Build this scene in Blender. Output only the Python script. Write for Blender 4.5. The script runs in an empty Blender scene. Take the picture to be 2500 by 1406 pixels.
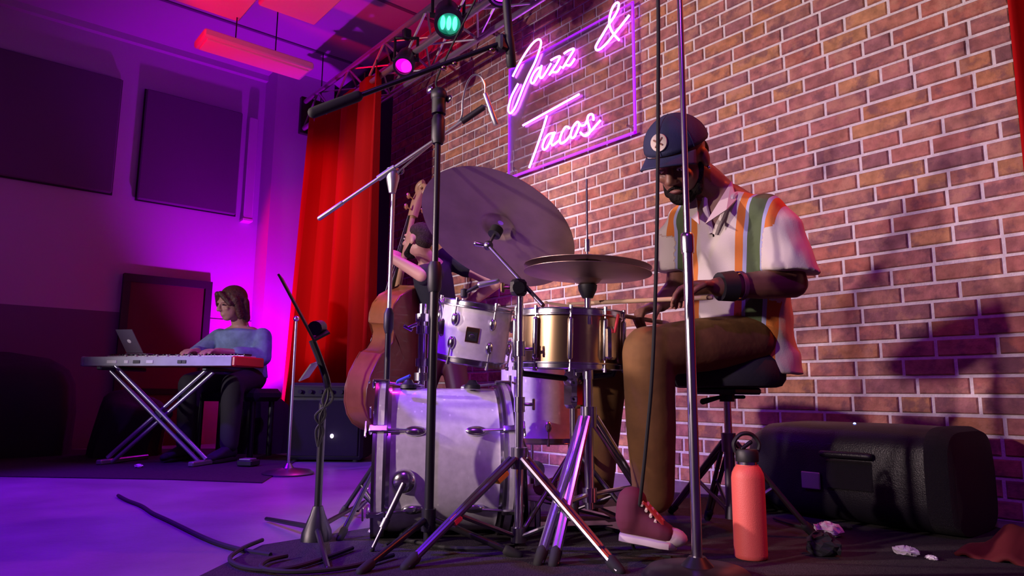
import bpy, math, random
import numpy as np
from mathutils import Vector, Matrix

S = bpy.context.scene
COL = S.collection
random.seed(7)
rng = np.random.default_rng(7)

# ------------------------------------------------------------------ camera
IW, IH, FPX = 2500.0, 1406.0, 1700.0
CAM = np.array([0.0, -3.131, 0.45])
_p, _r, _a = math.atan(259 / FPX), 0.0078, math.radians(39.75)
FH = np.array([-math.cos(_a), math.sin(_a), 0.0])
RH = np.array([math.sin(_a), math.cos(_a), 0.0])
UP = np.array([0.0, 0.0, 1.0])
CF = math.cos(_p) * FH + math.sin(_p) * UP
_u = -math.sin(_p) * FH + math.cos(_p) * UP
CR = math.cos(_r) * RH + math.sin(_r) * _u
CU = math.cos(_r) * _u - math.sin(_r) * RH
cd = bpy.data.cameras.new('camera')
cam = bpy.data.objects.new('camera', cd)
COL.objects.link(cam)
cd.sensor_fit = 'HORIZONTAL'
cd.sensor_width = 36.0
cd.lens = 36.0 * FPX / IW
cd.clip_start = 0.02
cam.matrix_world = Matrix(((CR[0], CU[0], -CF[0], CAM[0]), (CR[1], CU[1], -CF[1], CAM[1]),
                           (CR[2], CU[2], -CF[2], CAM[2]), (0, 0, 0, 1)))
S.camera = cam

def ray(x, y): return CF + CR * (x - IW / 2) / FPX + CU * (IH / 2 - y) / FPX
def at(x, y, d): return CAM + ray(x, y) * d
def onz(x, y, z=0.0):
    r = ray(x, y); return CAM + r * (z - CAM[2]) / r[2]
def onY(x, y, Y=0.0):
    r = ray(x, y); return CAM + r * (Y - CAM[1]) / r[1]
def proj(p):
    d = np.asarray(p, float) - CAM; z = d @ CF
    return IW / 2 + FPX * (d @ CR) / z, IH / 2 - FPX * (d @ CU) / z, z

# ------------------------------------------------------------------ world, exposure, lights
w = bpy.data.worlds.new('world'); S.world = w; w.use_nodes = True
w.node_tree.nodes['Background'].inputs[0].default_value = (0.28, 0.05, 0.46, 1)
w.node_tree.nodes['Background'].inputs[1].default_value = 0.11
S.view_settings.view_transform = 'Standard'
S.view_settings.look = 'None'
S.view_settings.exposure = 0.0
S.view_settings.gamma = 1.0
S.view_settings.use_curve_mapping = False

def spot(name, loc, tgt, col, energy, angle, blend=0.3, rad=0.04):
    l = bpy.data.lights.new(name, 'SPOT'); l.color = col; l.energy = energy
    l.spot_size = math.radians(angle); l.spot_blend = blend; l.shadow_soft_size = rad
    o = bpy.data.objects.new(name, l); COL.objects.link(o)
    o.location = loc
    o.rotation_euler = (Vector(tgt) - Vector(loc)).to_track_quat('-Z', 'Y').to_euler()
    return o
def point(name, loc, col, energy, rad=0.05):
    l = bpy.data.lights.new(name, 'POINT'); l.color = col; l.energy = energy; l.shadow_soft_size = rad
    o = bpy.data.objects.new(name, l); COL.objects.link(o); o.location = loc
    return o

KEY_A = (-3.41, -4.81, 1.52)
spot('front_spot_warm', KEY_A, (-1.65, 0, 1.2), (1.0, 0.73, 0.76), 560, 52, 0.35, 0.06)
spot('front_spot_second', (-1.70, -6.2, 1.36), (-1.65, 0, 1.05), (1.0, 0.74, 0.73), 500, 40, 0.4, 0.07)
spot('front_spot_upper', (-3.0, -6.4, 1.6), (-4.1, 0, 2.0), (1.0, 0.76, 0.78), 620, 27, 0.6, 0.08)
spot('violet_top_spot', (0.35, -3.7, 3.1), (-1.6, -1.2, 0.5), (0.42, 0.04, 1.0), 110, 60, 0.5, 0.08)
spot('front_wash', (-3.3, -6.6, 1.25), (-4.45, -.5, 1.30), (0.90, 0.78, 0.92), 560, 30, 0.45, 0.10)
spot('red_curtain_spot', (-5.7, -4.6, 1.5), (-5.95, -0.6, 1.6), (1.0, 0.0, 0.0), 620, 34, 0.5, 0.06)
spot('red_cloud_spot', (-4.6, -3.6, 1.6), (-4.8, -1.4, 3.3), (1.0, 0.0, 0.02), 330, 32, 0.5, 0.06)
spot('violet_floor_spot', (-3.7, -4.2, 3.3), (-3.2, -2.3, 0.0), (0.17, 0.0, 1.0), 1150, 58, 0.6, 0.08)
spot('red_rear_spot', (-0.15, -0.35, 2.9), (-1.35, -1.2, 1.1), (1.0, 0.09, 0.02), 150, 42, 0.4, 0.05)
# ------------------------------------------------------------------ mesh builder
def nrm(v):
    v = np.asarray(v, float); n = np.linalg.norm(v); return v / n if n > 1e-12 else v
def frame(d):
    d = nrm(d); a = UP if abs(d[2]) < 0.9 else np.array([1.0, 0, 0])
    x = nrm(np.cross(a, d)); return x, np.cross(d, x), d
def V(*a): return np.array(a, float)

class MB:
    def __init__(s): s.v = []; s.f = []
    def add(s, vs, fs):
        o = len(s.v); s.v.extend([tuple(map(float, q)) for q in vs]); s.f.extend([tuple(i + o for i in q) for q in fs]); return s
    def box(s, c, size, rot=None, bev=0.0):
        c = np.asarray(c, float); hx, hy, hz = np.asarray(size, float) / 2
        M = np.eye(3) if rot is None else np.asarray(rot, float)
        if bev <= 0:
            vs = [c + M @ V(x, y, z) for x in (-hx, hx) for y in (-hy, hy) for z in (-hz, hz)]
            return s.add(vs, [(0, 1, 3, 2), (4, 6, 7, 5), (0, 4, 5, 1), (2, 3, 7, 6), (0, 2, 6, 4), (1, 5, 7, 3)])
        b = min(bev, hx * .95, hy * .95, hz * .95); vs = []; ix = {}
        for sx in (-1, 1):
            for sy in (-1, 1):
                for sz in (-1, 1):
                    for k in range(3):
                        q = [sx * (hx - b), sy * (hy - b), sz * (hz - b)]
                        q[k] = (sx * hx, sy * hy, sz * hz)[k]
                        ix[(sx, sy, sz, k)] = len(vs); vs.append(c + M @ np.array(q))
        fs = []
        for k in range(3):
            a, b2 = [i for i in range(3) if i != k]
            for sg in (-1, 1):
                def g(p, q):
                    t = [0, 0, 0]; t[k] = sg; t[a] = p; t[b2] = q; return ix[(*t, k)]
                fs.append((g(-1, -1), g(1, -1), g(1, 1), g(-1, 1)))
        for k in range(3):
            a, b2 = [i for i in range(3) if i != k]
            for p in (-1, 1):
                for q in (-1, 1):
                    def h(e, kk):
                        t = [0, 0, 0]; t[k] = e; t[a] = p; t[b2] = q; return ix[(*t, kk)]
                    fs.append((h(-1, a), h(1, a), h(1, b2), h(-1, b2)))
        for sx in (-1, 1):
            for sy in (-1, 1):
                for sz in (-1, 1):
                    fs.append(tuple(ix[(sx, sy, sz, k)] for k in range(3)))
        return s.add(vs, fs)
    def cyl(s, p, q, r1, r2=None, n=14, caps=True):
        r2 = r1 if r2 is None else r2
        return s.tube([p, q], [r1, r2], n, caps)
    def tube(s, pts, r, n=8, caps=True):
        pts = [np.asarray(p, float) for p in pts]; m = len(pts)
        rs = [r] * m if np.isscalar(r) else list(r)
        T = [nrm(pts[min(i + 1, m - 1)] - pts[max(i - 1, 0)]) for i in range(m)]
        x, y, _ = frame(T[0]); vs = []
        for i in range(m):
            x = nrm(x - T[i] * (x @ T[i])); y = np.cross(T[i], x)
            for k in range(n):
                a = 2 * math.pi * k / n; vs.append(pts[i] + rs[i] * (math.cos(a) * x + math.sin(a) * y))
        fs = [(i * n + k, i * n + (k + 1) % n, (i + 1) * n + (k + 1) % n, (i + 1) * n + k) for i in range(m - 1) for k in range(n)]
        if caps: fs += [tuple(range(n - 1, -1, -1)), tuple((m - 1) * n + k for k in range(n))]
        return s.add(vs, fs)
    def lathe(s, prof, o, axis=(0, 0, 1), n=32, closed=False):
        x, y, d = frame(axis); o = np.asarray(o, float); vs = []; m = len(prof)
        for r, z in prof:
            for k in range(n):
                a = 2 * math.pi * k / n; vs.append(o + d * z + max(r, 1e-5) * (math.cos(a) * x + math.sin(a) * y))
        mm = m if closed else m - 1
        fs = [(i * n + k, i * n + (k + 1) % n, ((i + 1) % m) * n + (k + 1) % n, ((i + 1) % m) * n + k) for i in range(mm) for k in range(n)]
        return s.add(vs, fs)
    def ell(s, c, rad, rot=None, nu=16, nv=10):
        c = np.asarray(c, float); M = np.eye(3) if rot is None else np.asarray(rot, float)
        rad = np.asarray(rad if not np.isscalar(rad) else (rad,) * 3, float); vs = [c + M @ (rad * V(0, 0, 1))]
        for j in range(1, nv):
            t = math.pi * j / nv
            for k in range(nu):
                a = 2 * math.pi * k / nu
                vs.append(c + M @ (rad * V(math.sin(t) * math.cos(a), math.sin(t) * math.sin(a), math.cos(t))))
        vs.append(c + M @ (rad * V(0, 0, -1))); L = len(vs) - 1
        fs = [(0, 1 + k, 1 + (k + 1) % nu) for k in range(nu)]
        fs += [(1 + j * nu + k, 1 + (j + 1) * nu + k, 1 + (j + 1) * nu + (k + 1) % nu, 1 + j * nu + (k + 1) % nu) for j in range(nv - 2) for k in range(nu)]
        b = 1 + (nv - 2) * nu
        fs += [(L, b + (k + 1) % nu, b + k) for k in range(nu)]
        return s.add(vs, fs)
    def cap(s, p, q, r1, r2=None, n=12):
        r2 = r1 if r2 is None else r2
        p = np.asarray(p, float); q = np.asarray(q, float); d = nrm(q - p); pts = []; rs = []
        for t in (1.0, .85, .5): 
            pts.append(p - d * r1 * t); rs.append(r1 * math.sqrt(max(0.004, 1 - t * t)))
        pts += [p, q]; rs += [r1, r2]
        for t in (.5, .85, 1.0): pts.append(q + d * r2 * t); rs.append(r2 * math.sqrt(max(0.004, 1 - t * t)))
        return s.tube(pts, rs, n)
    def loft(s, rings, n=20, power=2.0):
        vs = []
        for c, ax, ay in rings:
            c, ax, ay = map(lambda q: np.asarray(q, float), (c, ax, ay))
            for k in range(n):
                a = 2 * math.pi * k / n; ca, sa = math.cos(a), math.sin(a)
                e = 2.0 / power
                vs.append(c + ax * math.copysign(abs(ca) ** e, ca) + ay * math.copysign(abs(sa) ** e, sa))
        m = len(rings)
        fs = [(i * n + k, i * n + (k + 1) % n, (i + 1) * n + (k + 1) % n, (i + 1) * n + k) for i in range(m - 1) for k in range(n)]
        fs += [tuple(range(n - 1, -1, -1)), tuple((m - 1) * n + k for k in range(n))]
        return s.add(vs, fs)
    def prism(s, outline, o, ux, uy, dv):
        o, ux, uy, dv = map(lambda q: np.asarray(q, float), (o, ux, uy, dv)); n = len(outline)
        a = [o + ux * x + uy * y for x, y in outline]; b = [q + dv for q in a]
        return s.add(a + b, [tuple(range(n - 1, -1, -1)), tuple(range(n, 2 * n))] + [(k, (k + 1) % n, n + (k + 1) % n, n + k) for k in range(n)])
    def grid(s, fn, nu, nv):
        vs = [fn(i / nu, j / nv) for i in range(nu + 1) for j in range(nv + 1)]
        return s.add(vs, [(i * (nv + 1) + j, (i + 1) * (nv + 1) + j, (i + 1) * (nv + 1) + j + 1, i * (nv + 1) + j + 1) for i in range(nu) for j in range(nv)])
    def mesh(s, name, off=(0, 0, 0), smooth=40):
        me = bpy.data.meshes.new(name); o = np.asarray(off, float)
        me.from_pydata([tuple(np.asarray(q) - o) for q in s.v], [], s.f)
        if smooth:
            me.shade_smooth(); me.set_sharp_from_angle(angle=math.radians(smooth))
        return me

WL = {}
def obj(name, mb, m, parent=None, base=None, smooth=40, fix=False):
    off = WL[parent.name] if parent else (np.zeros(3) if base is None else np.asarray(base, float))
    me = mb.mesh(name, off, smooth) if isinstance(mb, MB) else mb
    if fix:
        import bmesh
        b = bmesh.new(); b.from_mesh(me); bmesh.ops.recalc_face_normals(b, faces=b.faces); b.to_mesh(me); b.free()
    o = bpy.data.objects.new(name, me); COL.objects.link(o)
    if m is not None and not me.materials: me.materials.append(m)
    if parent: o.parent = parent
    else: o.location = off
    WL[o.name] = off
    return o
def thing(name, label, cat, base=(0, 0, 0), group=None):
    o = bpy.data.objects.new(name, None); COL.objects.link(o); o.location = tuple(map(float, base)); o.empty_display_size = .1
    WL[o.name] = np.asarray(base, float)
    return tag(o, label, cat, group)
def tag(o, label, cat, group=None):
    o['label'] = label; o['category'] = cat
    if group: o['group'] = group
    return o
def struct(name, mb, m, smooth=0, **k):
    o = obj(name, mb, m, smooth=smooth, **k); o['kind'] = 'structure'; return o
def stuff(o): o['kind'] = 'stuff'; return o
def spline(pts, k=6):
    P = [np.asarray(p, float) for p in pts]; out = []
    for i in range(len(P) - 1):
        a, b, c, d = P[max(i - 1, 0)], P[i], P[i + 1], P[min(i + 2, len(P) - 1)]
        for j in range(k):
            t = j / k
            out.append(.5 * ((2 * b) + (-a + c) * t + (2 * a - 5 * b + 4 * c - d) * t * t + (-a + 3 * b - 3 * c + d) * t ** 3))
    out.append(P[-1]); return out

# ------------------------------------------------------------------ materials
def mat(name, col, rough=.5, metal=0.0, noise=0.0, nscale=20, bump=0.0, bscale=60, emit=None, estr=0, coat=0.0, spec=.5, trans=0.0, sheen=0.0):
    m = bpy.data.materials.new(name); m.use_nodes = True; nt = m.node_tree; b = nt.nodes['Principled BSDF']
    b.inputs['Base Color'].default_value = (*col, 1); b.inputs['Roughness'].default_value = rough
    b.inputs['Metallic'].default_value = metal; b.inputs['Specular IOR Level'].default_value = spec
    b.inputs['Coat Weight'].default_value = coat; b.inputs['Transmission Weight'].default_value = trans
    b.inputs['Sheen Weight'].default_value = sheen
    tc = nt.nodes.new('ShaderNodeTexCoord')
    if noise > 0:
        n = nt.nodes.new('ShaderNodeTexNoise'); n.inputs['Scale'].default_value = nscale; n.inputs['Detail'].default_value = 5
        nt.links.new(tc.outputs['Object'], n.inputs['Vector'])
        r = nt.nodes.new('ShaderNodeMapRange'); r.inputs[1].default_value = .3; r.inputs[2].default_value = .7
        r.inputs[3].default_value = 1 - noise; r.inputs[4].default_value = 1 + noise
        nt.links.new(n.outputs['Fac'], r.inputs[0])
        mx = nt.nodes.new('ShaderNodeMix'); mx.data_type = 'RGBA'; mx.blend_type = 'MULTIPLY'; mx.inputs[0].default_value = 1
        mx.inputs[6].default_value = (*col, 1); nt.links.new(r.outputs[0], mx.inputs[7]); nt.links.new(mx.outputs[2], b.inputs['Base Color'])
    if bump > 0:
        n2 = nt.nodes.new('ShaderNodeTexNoise'); n2.inputs['Scale'].default_value = bscale; n2.inputs['Detail'].default_value = 4
        nt.links.new(tc.outputs['Object'], n2.inputs['Vector'])
        bp = nt.nodes.new('ShaderNodeBump'); bp.inputs['Strength'].default_value = bump; bp.inputs['Distance'].default_value = .01
        nt.links.new(n2.outputs['Fac'], bp.inputs['Height']); nt.links.new(bp.outputs[0], b.inputs['Normal'])
    if emit:
        b.inputs['Emission Color'].default_value = (*emit, 1); b.inputs['Emission Strength'].default_value = estr
    return m
def attr_col(m, attr, noise=.25, nscale=30):
    nt = m.node_tree; b = nt.nodes['Principled BSDF']
    a = nt.nodes.new('ShaderNodeAttribute'); a.attribute_name = attr
    tc = nt.nodes.new('ShaderNodeTexCoord'); n = nt.nodes.new('ShaderNodeTexNoise'); n.inputs['Scale'].default_value = nscale; n.inputs['Detail'].default_value = 6
    g = nt.nodes.new('ShaderNodeNewGeometry'); nt.links.new(g.outputs['Position'], n.inputs['Vector'])
    r = nt.nodes.new('ShaderNodeMapRange'); r.inputs[1].default_value = .3; r.inputs[2].default_value = .7
    r.inputs[3].default_value = 1 - noise; r.inputs[4].default_value = 1 + noise
    nt.links.new(n.outputs['Fac'], r.inputs[0])
    mx = nt.nodes.new('ShaderNodeMix'); mx.data_type = 'RGBA'; mx.blend_type = 'MULTIPLY'; mx.inputs[0].default_value = 1
    nt.links.new(a.outputs['Color'], mx.inputs[6]); nt.links.new(r.outputs[0], mx.inputs[7]); nt.links.new(mx.outputs[2], b.inputs['Base Color'])
    return m
M = {}
M['mortar'] = mat('mortar', (.72, .66, .68), .95, noise=.12, nscale=40, bump=.5, bscale=120)
M['brick'] = attr_col(mat('brick', (.4, .2, .15), .9, bump=.5, bscale=70), 'bcol', .30, 22)
def mottle(m):
    nt = m.node_tree; b = nt.nodes['Principled BSDF']; old = b.inputs['Base Color'].links[0].from_socket
    g = nt.nodes.new('ShaderNodeNewGeometry')
    for sc, col, lo, hi in ((9.0, (.17, .075, .095, 1), .50, .60), (7.0, (.55, .27, .18, 1), .53, .63)):
        n = nt.nodes.new('ShaderNodeTexNoise'); n.inputs['Scale'].default_value = sc; n.inputs['Detail'].default_value = 7; n.inputs['Roughness'].default_value = .62
        mp = nt.nodes.new('ShaderNodeMapping'); mp.inputs['Location'].default_value = (sc * 3, 0, sc); nt.links.new(g.outputs['Position'], mp.inputs[0]); nt.links.new(mp.outputs[0], n.inputs['Vector'])
        r = nt.nodes.new('ShaderNodeMapRange'); r.inputs[1].default_value = lo; r.inputs[2].default_value = hi; r.inputs[4].default_value = .68; nt.links.new(n.outputs['Fac'], r.inputs[0])
        mx = nt.nodes.new('ShaderNodeMix'); mx.data_type = 'RGBA'; nt.links.new(r.outputs[0], mx.inputs[0]); nt.links.new(old, mx.inputs[6]); mx.inputs[7].default_value = col; old = mx.outputs[2]
    nt.links.new(old, b.inputs['Base Color'])
mottle(M['brick'])
M['wall_paint'] = mat('wall_paint', (.50, .46, .55), .85, bump=.15, bscale=200)
M['dado_paint'] = mat('dado_paint', (.16, .13, .2), .8)
M['ceiling'] = mat('ceiling_paint', (.5, .47, .55), .9)
M['black_wall'] = mat('black_drape', (.012, .01, .014), .95)
M['acoustic'] = mat('acoustic_fabric', (.13, .10, .15), .95, bump=.3, bscale=300)
M['cloud'] = mat('cloud_fabric', (.75, .72, .72), .9)
M['fixture'] = mat('fixture_white', (.7, .68, .68), .6)
M['door'] = mat('door_maroon', (.10, .02, .025), .5)
M['door_frame'] = mat('door_frame_dark', (.02, .012, .02), .5)
M['floor'] = mat('stage_vinyl', (.20, .19, .21), .42, noise=.25, nscale=3, bump=.1, bscale=30)
M['roomfloor'] = mat('room_floor', (.06, .05, .06), .6)
M['rug'] = mat('dark_rug', (.022, .016, .018), .95, noise=.4, nscale=60, bump=.6, bscale=220)
M['velvet'] = mat('red_velvet', (.42, .004, .005), .85, spec=.12)
M['truss'] = mat('truss_metal', (.45, .42, .42), .4, .7)
M['blackmetal'] = mat('black_metal', (.018, .017, .02), .35, .3)
M['blackplastic'] = mat('black_plastic', (.016, .015, .018), .5)
M['rubber'] = mat('black_rubber', (.012, .012, .012), .8)
M['chrome'] = mat('chrome', (.74, .73, .78), .2, 1.0)
M['greymetal'] = mat('grey_metal', (.42, .43, .44), .35, .8)
M['darkchrome'] = mat('dark_chrome', (.22, .20, .24), .36, 1.0)
M['pearl'] = mat('white_pearl_wrap', (.70, .67, .72), .22, noise=.10, nscale=45, coat=.5)
M['bronze'] = mat('cymbal_bronze', (.33, .23, .20), .42, .85, noise=.2, nscale=8)
M['brass'] = mat('brass_shell', (.60, .42, .23), .25, 1.0)
M['drumhead'] = mat('drum_head', (.7, .68, .68), .6)
M['woodbass'] = mat('bass_wood', (.34, .12, .035), .28, noise=.25, nscale=6, coat=.5)
M['woodbassdark'] = mat('bass_wood_dark', (.16, .035, .025), .35, noise=.3, nscale=6, coat=.3)
M['ebony'] = mat('ebony', (.015, .012, .011), .4)
M['maple'] = mat('maple', (.42, .24, .12), .4)
M['wood_stick'] = mat('hickory', (.62, .42, .26), .5)
M['skin_dark'] = mat('skin_dark', (.20, .085, .055), .5, noise=.15, nscale=25)
M['skin_light'] = mat('skin_light', (.55, .30, .22), .5)
M['navy'] = mat('navy_cotton', (.022, .026, .075), .85, bump=.2, bscale=300)
M['cream'] = mat('cream_felt', (.70, .62, .50), .85)
M['pants'] = mat('brown_twill', (.17, .082, .022), .85, noise=.25, nscale=12, bump=.25, bscale=18)
M['tee'] = mat('black_tee', (.016, .016, .024), .85, bump=.3, bscale=20)
M['denim_shirt'] = mat('blue_chambray', (.20, .27, .46), .85, noise=.3, nscale=14, bump=.5, bscale=16)
M['darkpants'] = mat('dark_trousers', (.02, .016, .022), .85)
M['hair_brown'] = mat('brown_hair', (.09, .032, .02), .55, noise=.5, nscale=70, bump=.6, bscale=90)
M['hair_black'] = mat('black_hair', (.014, .010, .010), .95, noise=.4, nscale=90, bump=1.0, bscale=110, spec=.15)
M['coral'] = mat('coral_powder_coat', (.78, .13, .10), .5, bump=.15, bscale=400)
M['red_lacquer'] = mat('red_lacquer', (.50, .015, .025), .3)
M['kbgrey'] = mat('grey_panel', (.36, .36, .36), .45, noise=.15, nscale=10)
M['ivory'] = mat('ivory_keys', (.75, .72, .68), .3)
M['canvas'] = mat('maroon_canvas', (.10, .010, .028), .85)
M['canvas_or'] = mat('rust_suede', (.45, .10, .05), .85)
M['sole'] = mat('white_rubber', (.55, .46, .44), .6)
M['monitor'] = mat('speaker_black', (.011, .010, .014), .34, bump=.2, bscale=250, spec=.4)
M['grille'] = mat('speaker_grille', (.012, .011, .013), .6, .2, bump=.8, bscale=500)
M['yellowtape'] = mat('yellow_tape', (.75, .55, .03), .6)
M['redtape'] = mat('red_tape', (.75, .05, .07), .6)
M['bluecloth'] = mat('blue_plastic', (.02, .05, .35), .5)
M['silver'] = mat('silver_shell', (.45, .44, .47), .35, .7)
M['screen'] = mat('laptop_shell', (.15, .12, .17), .4, .4)
M['plastic_clear'] = mat('crumpled_plastic', (.7, .66, .7), .3)
M['wb_black'] = mat('wristband_black', (.012, .011, .014), .7)
M['tattoo'] = mat('tattoo_ink', (.045, .025, .022), .55)
M['white_led'] = mat('led_white_violet', (.9, .8, 1), .3, emit=(.75, .55, 1), estr=6)
M['blue_led'] = mat('led_blue', (.2, .3, 1), .3, emit=(.2, .3, 1), estr=8)
M['lens_green'] = mat('lens_green', (.1, .8, .5), .3, emit=(.02, .45, .30), estr=.25)
M['lens_pink'] = mat('lens_pink', (1, .1, .7), .3, emit=(1, .0, .55), estr=1.6)
M['lens_violet'] = mat('lens_violet', (.6, .1, 1), .3, emit=(.55, .03, 1), estr=3)
M['lens_hot'] = mat('lens_hot', (1, .9, 1), .3, emit=(1, .75, 1), estr=3)
M['neon'] = mat('neon_tube', (1, .9, 1), .3, emit=(.55, .07, 1.0), estr=16)
M['edge_glow'] = mat('acrylic_edge', (.4, .1, 1), .3, emit=(.28, .0, 1.0), estr=1.3)
def glass_mat():
    m = bpy.data.materials.new('clear_acrylic'); m.use_nodes = True; nt = m.node_tree
    for n in list(nt.nodes):
        if n.type != 'OUTPUT_MATERIAL': nt.nodes.remove(n)
    out = [n for n in nt.nodes if n.type == 'OUTPUT_MATERIAL'][0]
    t = nt.nodes.new('ShaderNodeBsdfTransparent'); t.inputs[0].default_value = (.93, .90, .96, 1)
    g = nt.nodes.new('ShaderNodeBsdfGlossy'); g.inputs['Roughness'].default_value = .35
    fr = nt.nodes.new('ShaderNodeFresnel'); fr.inputs[0].default_value = 1.25
    mx = nt.nodes.new('ShaderNodeMixShader')
    nt.links.new(fr.outputs[0], mx.inputs[0]); nt.links.new(t.outputs[0], mx.inputs[1]); nt.links.new(g.outputs[0], mx.inputs[2])
    nt.links.new(mx.outputs[0], out.inputs[0]); return m
M['acrylic'] = glass_mat()

# ================================================================== SETTING
CEIL = 3.73
XW = -7.0      # far left wall
XR = 1.6
b = MB(); b.box((( -6.45 + XR) / 2, -3.4, -.05), (XR + 6.45, 7.2, .1))
struct('floor', b, M['floor'])
b = MB(); b.box((-6.9, -3.4, -.55), (2.0, 7.2, .1))
struct('floor_lower', b, M['roomfloor'])
b = MB(); b.box((-6.47, -3.4, -.27), (.04, 7.2, .5))
struct('trim_1', b, M['blackplastic'])
b = MB(); b.box(((XW + XR) / 2, -3.4, CEIL + .05), (XR - XW + .4, 7.6, .1))
ceil = struct('ceiling', b, M['ceiling'])
for i, x in enumerate((-6.1, -4.9, -3.7)):
    q = MB(); q.box((x, -3.4, CEIL - .006), (.03, 7.2, .012)); obj('ceiling_joint', q, M['dado_paint'], ceil, smooth=0)
# left wall
b = MB(); b.box((XW - .05, -3.4, 1.6), (.1, 7.6, 4.4))
wl = struct('wall_left', b, M['wall_paint'])
q = MB(); q.box((XW + .006, -4.4, .3), (.012, 5.06, 1.69)); obj('dado_band', q, M['dado_paint'], wl, smooth=0)
q = MB(); q.box((XW + .006, -.62, .3), (.012, 1.0, 1.69)); obj('dado_band', q, M['wall_paint'], wl, smooth=0)
q = MB(); q.box((XW + .03, -3.4, CEIL - .03), (.06, 7.2, .06)); struct('trim_2', q, M['wall_paint'])
# pilaster in the corner
b = MB(); b.box((XW + .16, -.39, 1.6), (.32, .62, 4.3))
struct('wall_pilaster', b, M['wall_paint'])
# door
b = MB(); b.box((XW + .02, -1.49, .5), (.03, .66, 1.96))
d1 = struct('door_1', b, M['door'])
for y0 in (-1.84, -1.14):
    q = MB(); q.box((XW + .03, y0, .462), (.07, .06, 1.924)); obj('door_jamb', q, M['door_frame'], d1, smooth=0)
q = MB(); q.box((XW + .03, -1.49, 1.46), (.07, .76, .07)); obj('door_header', q, M['door_frame'], d1, smooth=0)
q = MB(); q.box((XW + .05, -1.49, .45), (.03, .5, .05)); obj('push_bar', q, M['blackmetal'], d1, smooth=0)
# back wall: mortar plane and dark part behind the curtain
BX0, BX1, BH = -5.55, -.705, 3.66
b = MB(); b.box(((BX0 + BX1) / 2, .06, BH / 2), (BX1 - BX0, .12, BH))
wb = struct('wall_back', b, M['mortar'])
b = MB(); b.box(((XW + BX0) / 2, .06, 1.8), (BX0 - XW, .12, 3.8))
struct('wall_back_dark', b, M['black_wall'])
b = MB(); b.box(((BX1 + XR) / 2, .06, 1.8), (XR - BX1, .12, 3.8))
struct('wall_back_right', b, M['black_wall'])
# unseen half-height blocker added behind the camera to shade the lower right bricks
b = MB(); b.box((.11, -4.5, .535), (3.0, .2, 1.07))
struct('wall_shade_blocker', b, M['dado_paint'])

# bricks
CO = .0762; JT = .013
pal = [(.44, .17, .135), (.41, .15, .125), (.45, .185, .13), (.38, .15, .135), (.33, .14, .145), (.47, .20, .10), (.43, .17, .15), (.29, .125, .13), (.46, .19, .165), (.40, .18, .135), (.49, .235, .115), (.42, .145, .105)]
lens = [.125, .165, .195, .215, .245]
def brick_geo(L):
    h, dp, c = CO - JT, .009, .0045
    m = MB(); x, z = L / 2, h / 2
    vs = [(-x, 0, -z), (x, 0, -z), (x, 0, z), (-x, 0, z), (-x + .001, -dp + c, -z + .001), (x - .001, -dp + c, -z + .001), (x - .001, -dp + c, z - .001), (-x + .001, -dp + c, z - .001),
          (-x + c, -dp, -z + c), (x - c, -dp, -z + c), (x - c, -dp, z - c), (-x + c, -dp, z - c)]
    fs = [(8, 9, 10, 11)]
    for k in range(4):
        j = (k + 1) % 4
        fs += [(k, j, 4 + j, 4 + k), (4 + k, 4 + j, 8 + j, 8 + k)]
    m.add(vs, fs); return m
bricks = []
rows = int(BH / CO)
for r in range(rows):
    x = BX0 - random.random() * .12
    z = r * CO + CO / 2
    while x < BX1 - .02:
        L = random.choice(lens) if random.random() < .9 else .28
        x0, x1 = max(x, BX0), min(x + L, BX1)
        if BX1 - x1 < .05: x1 = BX1
        if x1 - x0 > .04: bricks.append((x0 + JT / 2, x1 - JT / 2, z + random.uniform(-.001, .001), random.randrange(len(pal))))
        x = x1 if x1 >= BX1 else x + L
def vis(bk):
    px, py, d = proj(((bk[0] + bk[1]) / 2, 0, bk[2]))
    inside = -20 < px < 2520 and -20 < py < 1426
    xa, _, _ = proj((bk[0], 0, bk[2])); xb, _, _ = proj((bk[1], 0, bk[2]))
    return (abs(xb - xa) * FPX / d) if inside else 0
order = sorted(bricks, key=vis, reverse=True)
def setcol(me, cols):
    a = me.attributes.new('bcol', 'FLOAT_COLOR', 'POINT')
    a.data.foreach_set('color', np.asarray(cols, np.float32).ravel())
cache = {}
for (x0, x1, z, ci) in order[:300]:
    L = x1 - x0; key = (round(L, 3), ci)
    if key not in cache:
        g = brick_geo(L); me = g.mesh('brick', (0, 0, 0), 0); me.materials.append(M['brick'])
        setcol(me, [(*pal[ci], 1)] * len(g.v)); cache[key] = me
    o = bpy.data.objects.new('brick', cache[key]); COL.objects.link(o); o.parent = wb
    o.location = ((x0 + x1) / 2, random.uniform(-.0015, .001), z)
g = MB(); cols = []
for (x0, x1, z, ci) in order[300:]:
    q = brick_geo(x1 - x0); off = V((x0 + x1) / 2, random.uniform(-.0015, .001), z)
    g.add([V(*p) + off for p in q.v], q.f); cols += [(*pal[ci], 1)] * len(q.v)
o = obj('brick_field', g, M['brick'], wb, smooth=0); setcol(o.data, cols); stuff(o)

# rugs
def rug(name, px, z, label, m=None):
    pts = [onz(*p) for p in px]
    q = MB(); q.prism([(p[0], p[1]) for p in pts], (0, 0, .0), (1, 0, 0), (0, 1, 0), (0, 0, z))
    o = obj(name, q, m or M['rug'], smooth=0, fix=True); tag(o, label, 'rug'); return o
rug('drum_rug', [(470, 1420), (640, 1335), (905, 1292), (1000, 1225), (1500, 1195), (1950, 1225), (2330, 1262), (2900, 1420), (2500, 1600), (900, 1600)], .006, 'large dark rug under the drum kit and throne')
rug('keyboard_rug', [(-120, 1162), (420, 1172), (640, 1180), (735, 1118), (560, 1096), (-60, 1100)], .005, 'dark maroon rug under the keyboard stand')

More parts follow.
